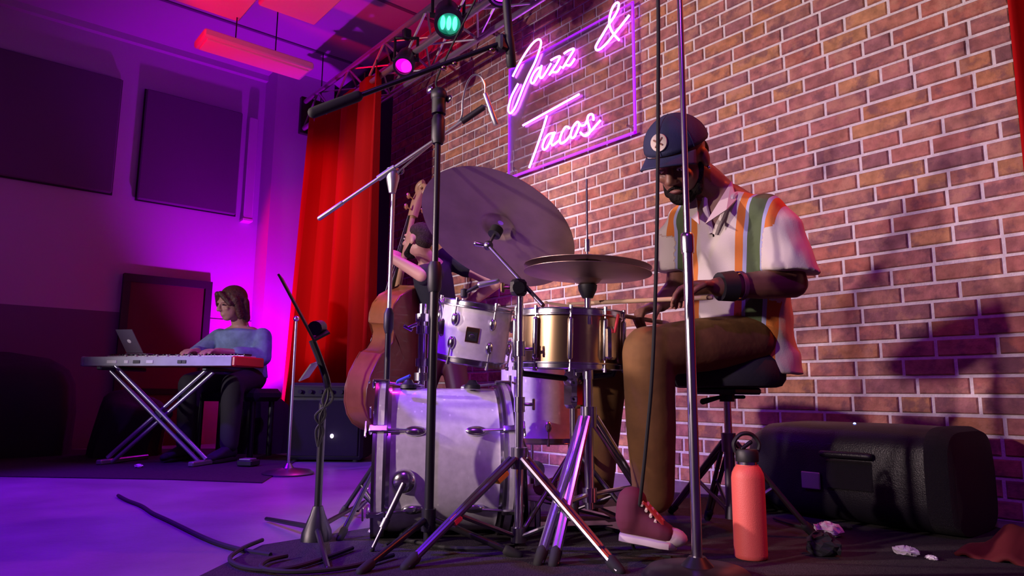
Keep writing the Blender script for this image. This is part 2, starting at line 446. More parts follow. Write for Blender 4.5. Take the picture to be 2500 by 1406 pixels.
# acoustic panels on the left wall
def wall_panel(y0, y1, z0, z1, label):
    t = thing('acoustic_panel', label, 'panel', (XW + .014, (y0 + y1) / 2, z0), 'acoustic panels on the left wall')
    q = MB(); q.box((XW + .05, (y0 + y1) / 2, (z0 + z1) / 2), (.05, y1 - y0, z1 - z0), bev=.01); obj('padded_face', q, M['acoustic'], t)
    q = MB(); q.box((XW + .022, (y0 + y1) / 2, (z0 + z1) / 2), (.014, y1 - y0 + .02, z1 - z0 + .02)); obj('backing', q, M['blackplastic'], t)
wall_panel(-2.98, -2.03, 2.20, 3.275, 'larger dark square acoustic panel at the far left of the wall')
wall_panel(-1.825, -.94, 2.19, 3.25, 'dark square acoustic panel above the maroon door')
t = thing('column_duct', 'slim vertical duct on the purple wall beside the acoustic panel', 'duct', (XW, -.83, 2.14))
q = MB(); q.box((XW + .05, -.83, 2.68), (.1, .09, 1.08), bev=.008); obj('duct_body', q, M['wall_paint'], t)
q = MB(); q.box((XW + .05, -.83, 2.15), (.112, .1, .03), bev=.005); obj('duct_cap', q, M['fixture'], t)

# ceiling clouds
def cloud(x0, x1, y0, y1, z, label, th=.07):
    t = thing('ceiling_cloud', label, 'ceiling panel', ((x0 + x1) / 2, (y0 + y1) / 2, z), 'acoustic clouds hung from the ceiling')
    q = MB(); q.box(((x0 + x1) / 2, (y0 + y1) / 2, z + th / 2), (x1 - x0, y1 - y0, th), bev=.012); obj('panel', q, M['cloud'], t)
    for xx in (x0 + .12, x1 - .12):
        for yy in (y0 + .12, y1 - .12):
            q = MB(); q.cyl((xx, yy, z + th), (xx, yy, CEIL), .004, n=6); obj('hanger_wire', q, M['greymetal'], t)
cloud(-5.27, -4.0, -2.9, -1.545, 3.30, 'red-lit ceiling cloud panel nearest the left, cut by the frame top')
cloud(-4.93, -3.7, -1.52, -1.07, 3.30, 'red-lit ceiling cloud panel nearer the truss')
t = thing('hanging_light', 'long narrow strip light hanging below the ceiling by two wires', 'light fixture', (-5.2, -1.42, 3.0))
q = MB(); q.box((-5.2, -1.42, 3.04), (.27, .84, .06), bev=.012); obj('housing', q, M['fixture'], t)
q = MB(); q.box((-5.2, -1.42, 3.004), (.2, .78, .016), bev=.004); obj('diffuser', q, M['cloud'], t)
for yy in (-1.58, -1.27):
    q = MB(); q.cyl((-5.2, yy, 3.07), (-5.2, yy, CEIL), .005, n=6); obj('hanger_wire', q, M['blackmetal'], t)

# truss
TY = -.6; TZ = 3.22; TH = .27; TX0, TX1 = -6.2, 1.2
t = thing('lighting_truss', 'red-lit metal box truss running above the brick wall', 'truss', (TX0, TY, TZ - TH))
ch = [(TY - .0, TZ), (TY + .24, TZ), (TY, TZ - TH), (TY + .24, TZ - TH)]
for y, z in ch:
    q = MB(); q.cyl((TX0, y, z), (TX1, y, z), .022, n=10); obj('chord', q, M['truss'], t)
n = 24; dx = (TX1 - TX0) / n
for k in range(n):
    xa, xb = TX0 + k * dx, TX0 + (k + 1) * dx
    for y in (TY, TY + .24):
        a, c = ((xa, y, TZ), (xb, y, TZ - TH)) if k % 2 else ((xa, y, TZ - TH), (xb, y, TZ))
        q = MB(); q.cyl(a, c, .010, n=6); obj('lacing_bar', q, M['truss'], t)
    for z in (TZ, TZ - TH):
        a, c = ((xa, TY, z), (xb, TY + .24, z)) if k % 2 else ((xa, TY + .24, z), (xb, TY, z))
        q = MB(); q.cyl(a, c, .008, n=6); obj('lacing_bar', q, M['truss'], t)
q = MB(); q.box((TX0, TY + .12, TZ - TH / 2), (.05, .32, TH + .1), bev=.006); obj('end_plate', q, M['blackmetal'], t)
for x in (-6.1, -3.4, -.4):
    q = MB(); q.cyl((x, TY + .12, TZ), (x, TY + .12, CEIL), .006, n=6); obj('hanger_wire', q, M['blackmetal'], t)

# curtains
def curtain(name, x0, x1, y, z0, z1, label, folds, amp, flare, seed):
    rg = random.Random(seed); ph = [rg.uniform(-.6, .6) for _ in range(40)]
    t = thing(name, label, 'curtain', ((x0 + x1) / 2, y, z0))
    def fn(u, v):
        uu = u + .35 * math.sin(u * 9 + seed) / 9
        w_ = 1 + flare * (1 - v)
        xc = x1 - (x1 - x0) * w_ * (1 - u)
        a = amp * (.55 + .45 * (1 - v)) * (1 + .35 * math.sin(u * 17 + 2))
        yy = y + a * math.sin(uu * folds * 2 * math.pi + .35 * math.sin(3 * v + 7 * u)) + .3 * a * math.sin(uu * folds * 4.3 * math.pi + 1)
        zt = z1 - .03 * abs(math.sin(uu * folds * math.pi))
        return V(xc + .02 * math.sin(2.2 * v + 9 * u), yy, z0 + (zt - z0) * v)
    q = MB(); q.grid(fn, int(folds * 14), 22); o = obj('cloth', q, M['velvet'], t, smooth=60)
    md = o.modifiers.new('thick', 'SOLIDIFY'); md.thickness = .006
    q = MB(); q.grid(lambda u, v: fn(u, v * .012) + V(0, -.004, 0), int(folds * 10), 2); obj('hem', q, M['velvet'], t, smooth=60)
    for k in range(int(folds) + 1):
        u = k / folds
        if u > 1: break
        p = fn(min(u, 1), 1); q = MB(); q.cyl(p, p + V(0, 0, .05), .006, n=6); obj('hook_tie', q, M['blackplastic'], t)
    return t
curtain('stage_curtain', -6.20, -4.62, -.60, .01, 3.0, 'tall red velvet curtain hanging at the left end of the truss', 6, .11, .17, 3)
curtain('stage_curtain', -.70, .35, -.10, .01, 3.3, 'dark red velvet curtain at the right edge of the brick wall', 7, .035, .0, 5)
# folded red cloth at lower right
q = MB(); c0 = onz(2492, 1352)
q.grid(lambda u, v: c0 + V((u - .35) * .30, (v - .5) * .42, .012 + .085 * math.sin(math.pi * u) * (.6 + .4 * math.sin(5 * v)) * math.sin(math.pi * v) + .012 * math.sin(18 * u + 6 * v)), 18, 18)
o = obj('folded_cloth', q, mat('dark_red_cloth', (.13, .008, .010), .85), base=c0, smooth=60); tag(o, 'red cloth bunched on the floor at the lower right corner', 'cloth')
md = o.modifiers.new('thick', 'SOLIDIFY'); md.thickness = .012

# neon sign
SY = -.07
def sp(px, py): return onY(px, py, SY)
tl, br = sp(1238, 168), sp(1548, 322)
x0, x1, z0, z1 = sp(1238, 434)[0], sp(1547, 322)[0], sp(1400, 375)[2], sp(1545, 2)[2]
t = thing('neon_sign', 'glowing pink-violet neon sign reading Jazz & Tacos on clear acrylic', 'sign', ((x0 + x1) / 2, SY, z0))
q = MB(); q.box(((x0 + x1) / 2, SY + .014, (z0 + z1) / 2), (x1 - x0, .006, z1 - z0)); obj('acrylic_board', q, M['acrylic'], t, smooth=0)
for (a, c) in (((x0, z0), (x1, z0)), ((x0, z1), (x1, z1)), ((x0, z0), (x0, z1)), ((x1, z0), (x1, z1))):
    q = MB(); r_ = .0075 if a[1] == z0 == c[1] or a[0] == x1 == c[0] else .004
    q.box(((a[0] + c[0]) / 2, SY + .014, (a[1] + c[1]) / 2), (abs(c[0] - a[0]) + 2 * r_, .010, abs(c[1] - a[1]) + 2 * r_)); obj('lit_edge', q, M['edge_glow'], t, smooth=0)
for x in (x0 + .06, x1 - .06):
    for z in (z0 + .06, z1 - .06):
        q = MB(); q.cyl((x, SY + .015, z), (x, -.005, z), .008, n=8); obj('standoff', q, M['chrome'], t)
def Z(o, f, pts): return [(o[0] + x / f, o[1] + y / f) for x, y in pts]
A = ((1230, 80), 6.695); B_ = ((1400, 0), 8.7875); C_ = ((1230, 220), 6.392)
letters = [
 ('letter_J', [Z(*A, [(145,715),(250,510),(350,340),(450,200),(520,130),(580,108),(610,160),(580,290),(510,480),(420,660),(330,860),(260,1040),(190,1210),(140,1290),(100,1315),(75,1270),(85,1180),(130,1030),(235,830)])]),
 ('letter_a', [Z(*A, [(620,530),(600,620),(585,700),(610,740),(660,690),(775,500)]), Z(*A, [(612,568),(560,580),(490,660),(445,760),(445,810),(475,825),(520,770),(570,670),(610,570)])]),
 ('letter_z', [Z(*A, [(770,450),(850,405),(915,385),(905,430),(850,530),(740,690)]), Z(*A, [(740,690),(790,645),(850,645),(890,620),(935,545)])]),
 ('letter_z', [Z(*A, [(985,340),(1060,290),(1140,260),(1130,310),(1060,420),(960,580)]), Z(*A, [(960,580),(1010,530),(1070,535),(1110,500),(1160,420)])]),
 ('ampersand', [Z(*B_, [(980,860),(870,740),(800,620),(770,500),(780,350),(830,190),(890,90),(945,55),(975,90),(955,200),(890,330),(790,480),(700,620),(610,770),(530,900),(480,1000),(485,1055),(520,1075),(600,1035),(720,920),(860,750),(1000,580),(1110,440),(1200,325)])]),
 ('letter_T', [Z(*C_, [(300,550),(1175,65)]), Z(*C_, [(675,395),(600,640),(500,930),(395,1215)])]),
 ('letter_a', [Z(*C_, [(800,650),(760,760),(740,820),(760,860),(800,835),(880,770)]), Z(*C_, [(780,668),(700,690),(640,770),(605,870),(615,920),(650,920),(700,850),(760,720),(780,668)])]),
 ('letter_c', [Z(*C_, [(1020,600),(1005,575),(960,580),(910,660),(875,760),(880,820),(910,830),(970,790),(1040,700)])]),
 ('letter_o', [Z(*C_, [(1140,500),(1090,560),(1045,680),(1055,740),(1095,735),(1140,650),(1180,540),(1160,500),(1140,500)]), Z(*C_, [(1165,505),(1200,552),(1265,540),(1300,470)])]),
 ('letter_s', [Z(*C_, [(1400,470),(1395,400),(1365,375),(1320,400),(1305,470),(1330,560),(1345,640),(1310,700),(1250,710),(1195,660)]), Z(*C_, [(1255,712),(1340,660),(1430,560),(1510,470)])]),
]
for nm, strokes in letters:
    q = MB()
    for st in strokes:
        q.tube(spline([sp(*p) for p in st], 5), .0075, 10)
    o = obj(nm, q, M['neon'], t)

# ================================================================== LIGHT FIXTURES ON THE TRUSS
def par_can(px, py, aim, lensmat, label, R=.095, L=.26, Yp=TY, hang=None, dots=None):
    c = onY(px, py, Yp); d = nrm(np.asarray(aim, float) - c)
    t = thing('par_light', label, 'stage light', c, 'stage lights clamped to the truss')
    o = c - d * L
    q = MB(); q.lathe([(R * .98, L), (R, L - .01), (R, L - .09), (R * .92, L - .12), (R * .86, .06), (R * .6, .01), (.0, .0)], o, d, 28); obj('housing', q, M['blackmetal'], t)
    q = MB(); q.lathe([(R * .80, L), (R * 1.03, L), (R * 1.03, L + .02), (R * .80, L + .02)], o, d, 28, closed=True); obj('front_ring', q, M['blackmetal'], t)
    q = MB(); q.lathe([(0, L - .015), (R * .84, L - .02), (R * .84, L - .03), (0, L - .03)], o, d, 24); lens = obj('lens', q, lensmat, t)
    x, y, _ = frame(d)
    if dots:
        for k in range(-1, 2):
            q = MB(); q.ell(o + d * (L - .010) + x * k * R * .42, (R * .17, R * .5, .004), np.stack([x, y, d], 1), 10, 6); obj('lens_segment', q, dots, lens)
    top = c - d * L * .45
    q = MB()
    s = nrm(np.cross(d, UP)); pts = [top + s * R * 1.12, top + s * R * 1.12 + UP * .17, top - s * R * 1.12 + UP * .17, top - s * R * 1.12]
    for a_, b_ in zip(pts[:-1], pts[1:]): q.cap(a_, b_, .011, n=8)
    obj('yoke', q, M['blackmetal'], t)
    for sg in (-1, 1):
        q = MB(); q.cyl(top + s * sg * R * .85, top + s * sg * R * 1.3, .018, n=10); obj('yoke_knob', q, M['blackplastic'], t)
    q = MB(); q.box(top + UP * .20, (.05, .06, .08), bev=.008); q.cyl(top + UP * .2, (top[0], top[1], max(TZ - TH, top[2] + .2)), .012, n=8); obj('clamp', q, M['blackmetal'], t)
    return t
par_can(1096, 58, at(1200, 900, 2.2), M['lens_green'], 'black stage light with a green three-segment lens on the truss', .095, .30, -.72, dots=mat('lens_green_hot', (.3, 1, .8), .3, emit=(.10, 1, .72), estr=1.6))
par_can(986, 160, at(700, 1000, 2.6), M['lens_pink'], 'black stage light with a glowing pink lens near the curtain', .075, .24, -.70)
par_can(1222, -12, at(1100, 900, 3.0), M['lens_violet'], 'violet stage light cut by the top of the frame', .075, .22, -.70)
pv = onY(1222, -12, -.70)
spot('violet_par_lamp', tuple(pv + nrm(at(1100, 900, 3.0) - pv) * .06), (-3.6, -.9, 1.0), (.38, .02, 1.0), 120, 70, .5, .05)
pp = onY(986, 160, -.70)
spot('pink_par_lamp', tuple(pp + nrm(at(700, 1000, 2.6) - pp) * .06), tuple(at(600, 1050, 3.2)), (1.0, .02, .55), 60, 60, .5, .05)

# corner uplight behind the keyboard player
c = V(-6.10, -.98, 0)
t = thing('floor_uplight', 'small black floor uplight throwing magenta onto the corner wall', 'stage light', c)
q = MB(); q.box(c + V(0, 0, .10), (.16, .16, .14), bev=.02); obj('housing', q, M['blackmetal'], t)
q = MB(); q.cyl(c + V(0, 0, .165), c + V(0, 0, .175), .06, n=20); obj('lens', q, M['lens_violet'], t)
q = MB(); q.box(c + V(0, 0, .015), (.2, .12, .03), bev=.006); obj('bracket', q, M['blackmetal'], t)
spot('magenta_uplight_lamp', (c[0], c[1], .22), (-6.75, -.35, 2.2), (.55, .0, 1.0), 330, 100, .8, .06)
spot('magenta_wall_wash', (-4.7, -5.2, 2.0), (-7.0, -2.6, 1.9), (.50, .0, .62), 34, 80, .9, .1)

# ================================================================== STANDS
def leg_set(t, base, hub_z, feet, mat_, r=.009, low=None, foot_z=.012, brace_at=.5, flat=False):
    base = np.asarray(base, float)
    hub = V(base[0], base[1], hub_z)
    q = MB(); q.cyl(hub - UP * .03, hub + UP * .03, r * 2.3, n=16); obj('leg_collar', q, mat_, t)
    if low is not None:
        lo = V(base[0], base[1], low); q = MB(); q.cyl(lo - UP * .02, lo + UP * .02, r * 2.1, n=16); obj('brace_collar', q, mat_, t)
    for f_ in feet:
        f_ = V(f_[0], f_[1], foot_z)
        d = nrm(f_ - hub); st = hub + nrm(V(d[0], d[1], 0)) * r * 2.2
        sd = nrm(np.cross(d, UP))
        q = MB()
        if flat:
            for sg in (-1, 1): q.cyl(st + sd * sg * r * 1.1, f_ + sd * sg * r * .6, r * .8, n=8)
        else: q.cyl(st, f_, r, n=10)
        lg = obj('leg', q, mat_, t)
        q = MB(); q.cap(f_ - d * .03, f_ + d * .004, r * 1.55, r * 1.35, 10); obj('rubber_foot', q, M['rubber'], lg)
        if low is not None:
            m_ = st + (f_ - st) * brace_at
            q = MB(); q.cyl(V(base[0], base[1], low) + nrm(V(d[0], d[1], 0)) * r * 2, m_, r * .65, n=8); obj('brace', q, mat_, lg)
def vert(px, py, d, z):      # point on the vertical line through a pixel at depth d
    p = at(px, py, d); return V(p[0], p[1], z)
def ring_feet(base, R, a0, n=3): return [(base[0] + R * math.cos(a0 + 2 * math.pi * k / n), base[1] + R * math.sin(a0 + 2 * math.pi * k / n)) for k in range(n)]

# --- black overhead boom stand
base = vert(1053, 1000, 2.0, 0)
t = thing('boom_stand', 'tall black boom stand in front of the bass drum carrying a black microphone', 'mic stand', base)
top = at(1064, 190, 2.0); zt = top[2]
q = MB(); q.cyl(base + UP * .03, V(base[0], base[1], .78), .0135, n=16); obj('lower_tube', q, M['blackmetal'], t)
q = MB(); q.cyl(V(base[0], base[1], .76), V(base[0], base[1], zt), .0095, n=14); obj('upper_tube', q, M['blackmetal'], t)
for z_ in (.79, zt - .10):
    q = MB(); q.lathe([(.0, -.045), (.016, -.045), (.021, -.03), (.021, .03), (.016, .045), (.0, .045)], V(base[0], base[1], z_), UP, 18); obj('height_clutch', q, M['blackplastic'], t)
leg_set(t, base, .10, ring_feet(base, .25, 2.9), M['blackmetal'], .009, None)
cl = V(base[0], base[1], zt)
rear, front = at(765, 275, 1.92), at(1222, 106, 2.10)
q = MB(); q.cyl(cl - V(0, 0, .05), cl + V(0, 0, .02), .022, n=16); q.ell(cl + V(0, 0, .01), .026); obj('boom_clutch', q, M['blackplastic'], t)
for off_, nm in ((.03, 'wing_nut'), (-.03, 'wing_nut')):
    q = MB(); q.ell(cl + CR * off_ + V(0, 0, .015 - off_ * .5), (.016, .006, .012)); obj(nm, q, M['chrome'], t)
q = MB(); q.cyl(rear, front, .0075, n=10); bm = obj('boom_arm', q, M['blackmetal'], t)
q = MB(); q.cap(rear, rear + (front - rear) * .22, .0155, .0155, 14); obj('counterweight', q, M['rubber'], bm)
q = MB(); q.cyl(front, front + nrm(front - rear) * .03, .012, n=12); obj('boom_tip', q, M['blackplastic'], bm)
for f_ in (.68, .74, .95):
    q = MB(); pz = rear + (front - rear) * f_; q.ell(pz - UP * .012, (.011, .011, .008)); obj('gold_clip', q, M['brass'], bm)
mt, mb_ = at(1237, 12, 2.08), at(1249, 165, 2.12)
t2 = thing('overhead_microphone', 'long black pencil microphone hanging upright beside the neon sign', 'microphone', mb_)
d = nrm(mt - mb_)
q = MB(); q.lathe([(0, 0), (.012, 0), (.0150, .004), (.0150, .085), (.0125, .09), (.0125, .19), (.008, .2), (0, .2)], mb_, d, 18); obj('body', q, M['blackplastic'], t2)
q = MB(); q.box(front + nrm(mb_ - front) * .01 + (mt - mb_) * .05, (.035, .03, .05), bev=.006); obj('mic_clip', q, M['blackplastic'], t2)
q = MB(); q.tube(spline([mb_ + d * .2, mb_ + d * .24 + CR * .005, mb_ + d * .28 - CR * .03, cl + V(0, 0, .09), cl + V(0, 0, .03)], 6), .0032, 6); obj('cable', q, M['rubber'], t2)

# --- grey boom stand with microphone
base = vert(952, 700, 2.5, 0)
t = thing('boom_stand', 'slim grey boom stand behind the bass drum reaching up to a small grey microphone', 'mic stand', base)
cl = at(959, 422, 2.5)
q = MB(); q.cyl(base + UP * .02, V(base[0], base[1], .70), .0105, n=14); obj('lower_tube', q, M['blackmetal'], t)
q = MB(); q.cyl(V(base[0], base[1], .68), V(base[0], base[1], cl[2]), .0075, n=12); obj('upper_tube', q, M['greymetal'], t)
q = MB(); q.lathe([(0, -.05), (.012, -.05), (.018, -.03), (.018, .02), (.010, .04), (0, .04)], V(base[0], base[1], .71), UP, 16); obj('height_clutch', q, M['blackplastic'], t)
leg_set(t, base, .24, ring_feet(base, .27, 1.1), M['blackmetal'], .008, .05)
rear, front = at(780, 533, 2.52), at(1186, 258, 2.44)
q = MB(); q.lathe([(0, -.075), (.012, -.075), (.024, -.02), (.022, .015), (0, .02)], cl, UP, 14); obj('boom_clutch', q, M['greymetal'], t)
q = MB(); q.cyl(rear, front, .0065, n=10); bm = obj('boom_arm', q, M['greymetal'], t)
q = MB(); q.cap(rear, rear + (front - rear) * .14, .0085, .0085, 10); obj('boom_grip', q, M['greymetal'], bm)
q = MB(); q.cyl(rear + (front - rear) * .36, rear + (front - rear) * .46, .011, n=12); obj('boom_sleeve', q, M['greymetal'], bm)
q = MB(); q.cyl(rear + (front - rear) * .86, rear + (front - rear) * .99, .011, n=12); obj('boom_tip', q, M['blackplastic'], bm)
q = MB(); q.ell(cl + CR * .03 + UP * .005, (.017, .008, .012)); obj('wing_nut', q, M['darkchrome'], t)
a_, c_ = at(1184, 228, 2.44), at(1212, 306, 2.43)
t2 = thing('instrument_microphone', 'small grey pencil microphone pointing down with a looped cable', 'microphone', c_)
d = nrm(a_ - c_)
q = MB(); q.lathe([(0, 0), (.008, 0), (.0105, .006), (.0105, .06), (.009, .07), (.009, .12), (0, .125)], c_, d, 16); obj('body', q, M['greymetal'], t2)
q = MB(); q.tube(spline([c_ + d * .12, at(1183, 205, 2.44), at(1172, 186, 2.44), at(1155, 184, 2.44), at(1140, 205, 2.44), at(1130, 245, 2.44), at(1124, 292, 2.45), at(1080, 330, 2.46), at(1000, 396, 2.48), at(962, 430, 2.49)], 7), .0036, 6); obj('cable', q, M['greymetal'], t2)

# --- chrome straight stand in the foreground
base = vert(1697, 1200, 1.75, 0)
t = thing('chrome_stand', 'thick chrome straight stand in the foreground in front of the drummer', 'mic stand', base)
zc = at(1672, 570, 1.75)[2]
q = MB(); q.cyl(base + UP * .02, V(base[0], base[1], zc), .0128, n=20); obj('lower_tube', q, M['chrome'], t)
q = MB(); q.cyl(V(base[0], base[1], zc), V(base[0], base[1], 1.75), .0080, n=18); obj('upper_tube', q, M['chrome'], t)
q = MB(); q.lathe([(.0, -.03), (.0165, -.03), (.0175, -.02), (.0175, .012), (.0165, .02), (.013, .024), (0, .026)], V(base[0], base[1], zc), UP, 24); obj('height_clutch', q, M['chrome'], t)
q = MB(); q.lathe([(0, 0), (.13, 0), (.135, .006), (.12, .02), (.04, .028), (.02, .05), (0, .05)], base + UP * .006, UP, 36); obj('round_base', q, M['blackmetal'], t)
bt = V(base[0], base[1], 1.75); be = at(1607, -60, 1.75); be[2] = 1.68
q = MB(); q.cyl(bt, be, .007, n=10); obj('boom_arm', q, M['blackmetal'], t)
q = MB(); q.ell(bt, .02); obj('boom_clutch', q, M['blackplastic'], t)
pts = [be, at(1607, 20, 1.75), at(1607, 200, 1.75), at(1606, 400, 1.75), at(1602, 650, 1.75), at(1593, 900, 1.76), at(1578, 1080, 1.80), at(1562, 1230, 1.86), onz(1548, 1350) + UP * .012, onz(1640, 1370) + UP * .01]
q = MB(); q.tube(spline(pts, 8), .0048, 8); o = obj('hanging_cable', q, M['rubber'], base=onz(1640, 1370)); tag(o, 'black cable hanging straight down in front of the drummer and his cap', 'cable')

# --- thin straight stand with round base
base = onz(703, 1158)
t = thing('straight_stand', 'thin grey straight stand with a round base left of the bass amplifier', 'mic stand', base)
ztop = at(727, 772, proj(base)[2])[2]
q = MB(); q.cyl(base + UP * .02, V(base[0], base[1], ztop), .0075, n=12); obj('tube', q, M['greymetal'], t)
q = MB(); q.lathe([(0, .0), (.135, .0), (.14, .008), (.12, .022), (.03, .035), (.014, .06), (0, .06)], base + UP * .001, UP, 40); obj('round_base', q, M['darkchrome'], t)
q = MB(); q.ell(V(base[0], base[1], ztop), .018); obj('top_swivel', q, M['chrome'], t)

# --- black music stand seen edge-on
base = onz(772, 1322)
dm = proj(base)[2]
t = thing('music_stand', 'black music stand seen edge-on with a tilted desk and cables round its neck', 'music stand', base)
nk = vert(775, 1100, dm, 0); nk = V(base[0], base[1], at(785, 985, dm)[2])
q = MB(); q.cyl(base + UP * .03, nk, .0115, n=12); obj('tube', q, M['blackmetal'], t)
q = MB(); q.loft([(base + UP * z_, CR * a_, FH * b_) for z_, a_, b_ in ((.004, .045, .05), (.03, .042, .045), (.08, .022, .022), (.105, .014, .014))], 16, 3); obj('foot_hub', q, M['blackmetal'], t)
for px_, py_ in ((890, 1232), (650, 1275), (800, 1400)):
    f_ = onz(px_, py_); q = MB(); q.cap(base + UP * .04, V(*f_[:2], .012), .009, .007, 8); obj('leg', q, M['blackmetal'], t)
p0 = at(800, 945, dm); p1 = at(762, 830, dm); p2 = at(757, 805, dm - .02); p3 = at(692, 683, dm + .02)
q = MB(); q.tube(spline([nk, p0, at(785, 890, dm), p1], 5), [.011] * 16, 8); obj('neck', q, M['blackmetal'], t)
ax = nrm(p3 - p2); sd = nrm(ray(724, 745) + CR * .012); ax = nrm(ax - sd * (ax @ sd)); nd = nrm(np.cross(ax, sd))
q = MB(); Ld = np.linalg.norm(p3 - p2)
q.prism([(-.03, -.20), (Ld, -.20), (Ld, .20), (-.03, .20)], p2 + sd * .03, ax, sd, nd * .006); dk = obj('desk', q, M['blackmetal'], t, smooth=0, fix=True)
q = MB(); q.prism([(-.03, -.20), (-.024, -.20), (-.024, .20), (-.03, .20)], p2 + sd * .03, ax, sd, -nd * .045); obj('desk_lip', q, M['blackmetal'], dk, smooth=0, fix=True)
q = MB(); q.cyl(at(775, 800, dm) - CF * .03, at(775, 800, dm) + CF * .03, .022, n=14); obj('tilt_knob', q, M['blackplastic'], t)
q = MB(); q.box((at(742, 925, dm) + at(770, 885, dm)) / 2, (.004, .10, .062), np.stack([nrm(np.cross(CF, at(770, 885, dm) - at(742, 925, dm))), CF, nrm(at(770, 885, dm) - at(742, 925, dm))], 1)); obj('clip_plate', q, M['silver'], t, smooth=0)
q = MB()
for k in range(3):
    q.tube(spline([at(798, 935, dm) + CR * .005 * k, at(812 - 12 * k, 975, dm - .02), at(770 + 12 * k, 1015, dm - .025), at(790 - 9 * k, 1050, dm - .015), at(776, 1090, dm - .015)], 6), .004, 6)
obj('cable_bundle', q, M['rubber'], t)

# ================================================================== DRUM KIT
def pearl_flecks(m):
    nt = m.node_tree; b = nt.nodes['Principled BSDF']; tc = nt.nodes.new('ShaderNodeTexCoord')
    v = nt.nodes.new('ShaderNodeTexVoronoi'); v.inputs['Scale'].default_value = 55; v.inputs['Randomness'].default_value = 1
    mp = nt.nodes.new('ShaderNodeMapping'); mp.inputs['Scale'].default_value = (1, 1, .45); mp.inputs['Rotation'].default_value = (.4, .3, .7)
    nt.links.new(tc.outputs['Object'], mp.inputs['Vector']); nt.links.new(mp.outputs[0], v.inputs['Vector'])
    r = nt.nodes.new('ShaderNodeMapRange'); r.inputs[1].default_value = .10; r.inputs[2].default_value = .24; r.inputs[3].default_value = 1; r.inputs[4].default_value = 0
    nt.links.new(v.outputs['Distance'], r.inputs[0])
    v2 = nt.nodes.new('ShaderNodeSeparateColor'); nt.links.new(v.outputs['Color'], v2.inputs[0])
    th = nt.nodes.new('ShaderNodeMath'); th.operation = 'GREATER_THAN'; th.inputs[1].default_value = .72; nt.links.new(v2.outputs[0], th.inputs[0])
    mu = nt.nodes.new('ShaderNodeMath'); mu.operation = 'MULTIPLY'; nt.links.new(th.outputs[0], mu.inputs[0]); nt.links.new(r.outputs[0], mu.inputs[1])
    old = b.inputs['Base Color'].links[0].from_socket
    mx = nt.nodes.new('ShaderNodeMix'); mx.data_type = 'RGBA'; nt.links.new(mu.outputs[0], mx.inputs[0]); nt.links.new(old, mx.inputs[6]); mx.inputs[7].default_value = (1, 1, 1, 1)
    nt.links.new(mx.outputs[2], b.inputs['Base Color'])
pearl_flecks(M['pearl'])

def band(q, o, ax, r0, r1, z0, z1, n=56):
    q.lathe([(r0, z0), (r1, z0), (r1, z1), (r0, z1)], o, ax, n, closed=True)

# bass drum, seen from its side
hd = ray(955, 1120); hd = nrm(V(hd[0], hd[1], 0)); ax = -V(hd[1], -hd[0], 0)      # front direction (towards frame left)
BR, BL = .228, .217
bc = at(1076, 1118, 2.30); bc[2] = .240
t = thing('bass_drum', 'white pearl bass drum lying on its side at the front of the kit', 'drum', V(bc[0], bc[1], 0))
q = MB(); band(q, bc, ax, BR - .008, BR, -BL + .035, BL - .035, 72); obj('shell', q, M['pearl'], t)
for sg, nm in ((1, 'front_head'), (-1, 'batter_head')):
    q = MB(); q.lathe([(0, sg * (BL - .03)), (BR - .004, sg * (BL - .03))], bc, ax, 64); obj(nm, q, M['drumhead'], t)
    q = MB(); band(q, bc, ax, BR + .004, BR + .016, sg * (BL - .04), sg * BL, 72); hp = obj('hoop', q, M['pearl'], t)
    for e in (.004, .036):
        q = MB(); band(q, bc, ax, BR + .003, BR + .019, sg * (BL - e) - .0045, sg * (BL - e) + .0045, 72); obj('hoop_edge', q, M['darkchrome'], hp)
    q = MB(); band(q, bc, ax, BR, BR + .006, sg * (BL - .052), sg * (BL - .038), 64); obj('head_rim', q, M['chrome'], t)
x_, y_, _ = frame(ax)
for k in range(6):
    a = math.radians(25 + 60 * k)
    rd = -math.cos(a) * hd + math.sin(a) * UP; tg = np.cross(ax, rd)
    for sg in (1, -1):
        c = bc + rd * (BR + .004) + ax * sg * (BL - .125)
        q = MB(); q.ell(c, (.034, .016, .012), np.stack([ax, tg, rd], 1), 16, 10); lug = obj('lug', q, M['chrome'], t)
        q = MB(); q.cyl(c + rd * .004, bc + rd * (BR + .020) + ax * sg * (BL + .012), .0042, n=8); obj('tension_rod', q, M['chrome'], lug)
        q = MB(); q.box(bc + rd * (BR + .022) + ax * sg * (BL - .016), (.055, .022, .012), np.stack([ax, tg, rd], 1), bev=.004); q.box(bc + rd * (BR + .014) + ax * sg * (BL + .008), (.008, .022, .03), np.stack([ax, tg, rd], 1), bev=.003); obj('claw', q, M['chrome'], lug)
        q = MB(); q.box(bc + rd * (BR + .020) + ax * sg * (BL + .022), (.006, .05, .008), np.stack([ax, tg, rd], 1), bev=.002); obj('t_handle', q, M['chrome'], lug)
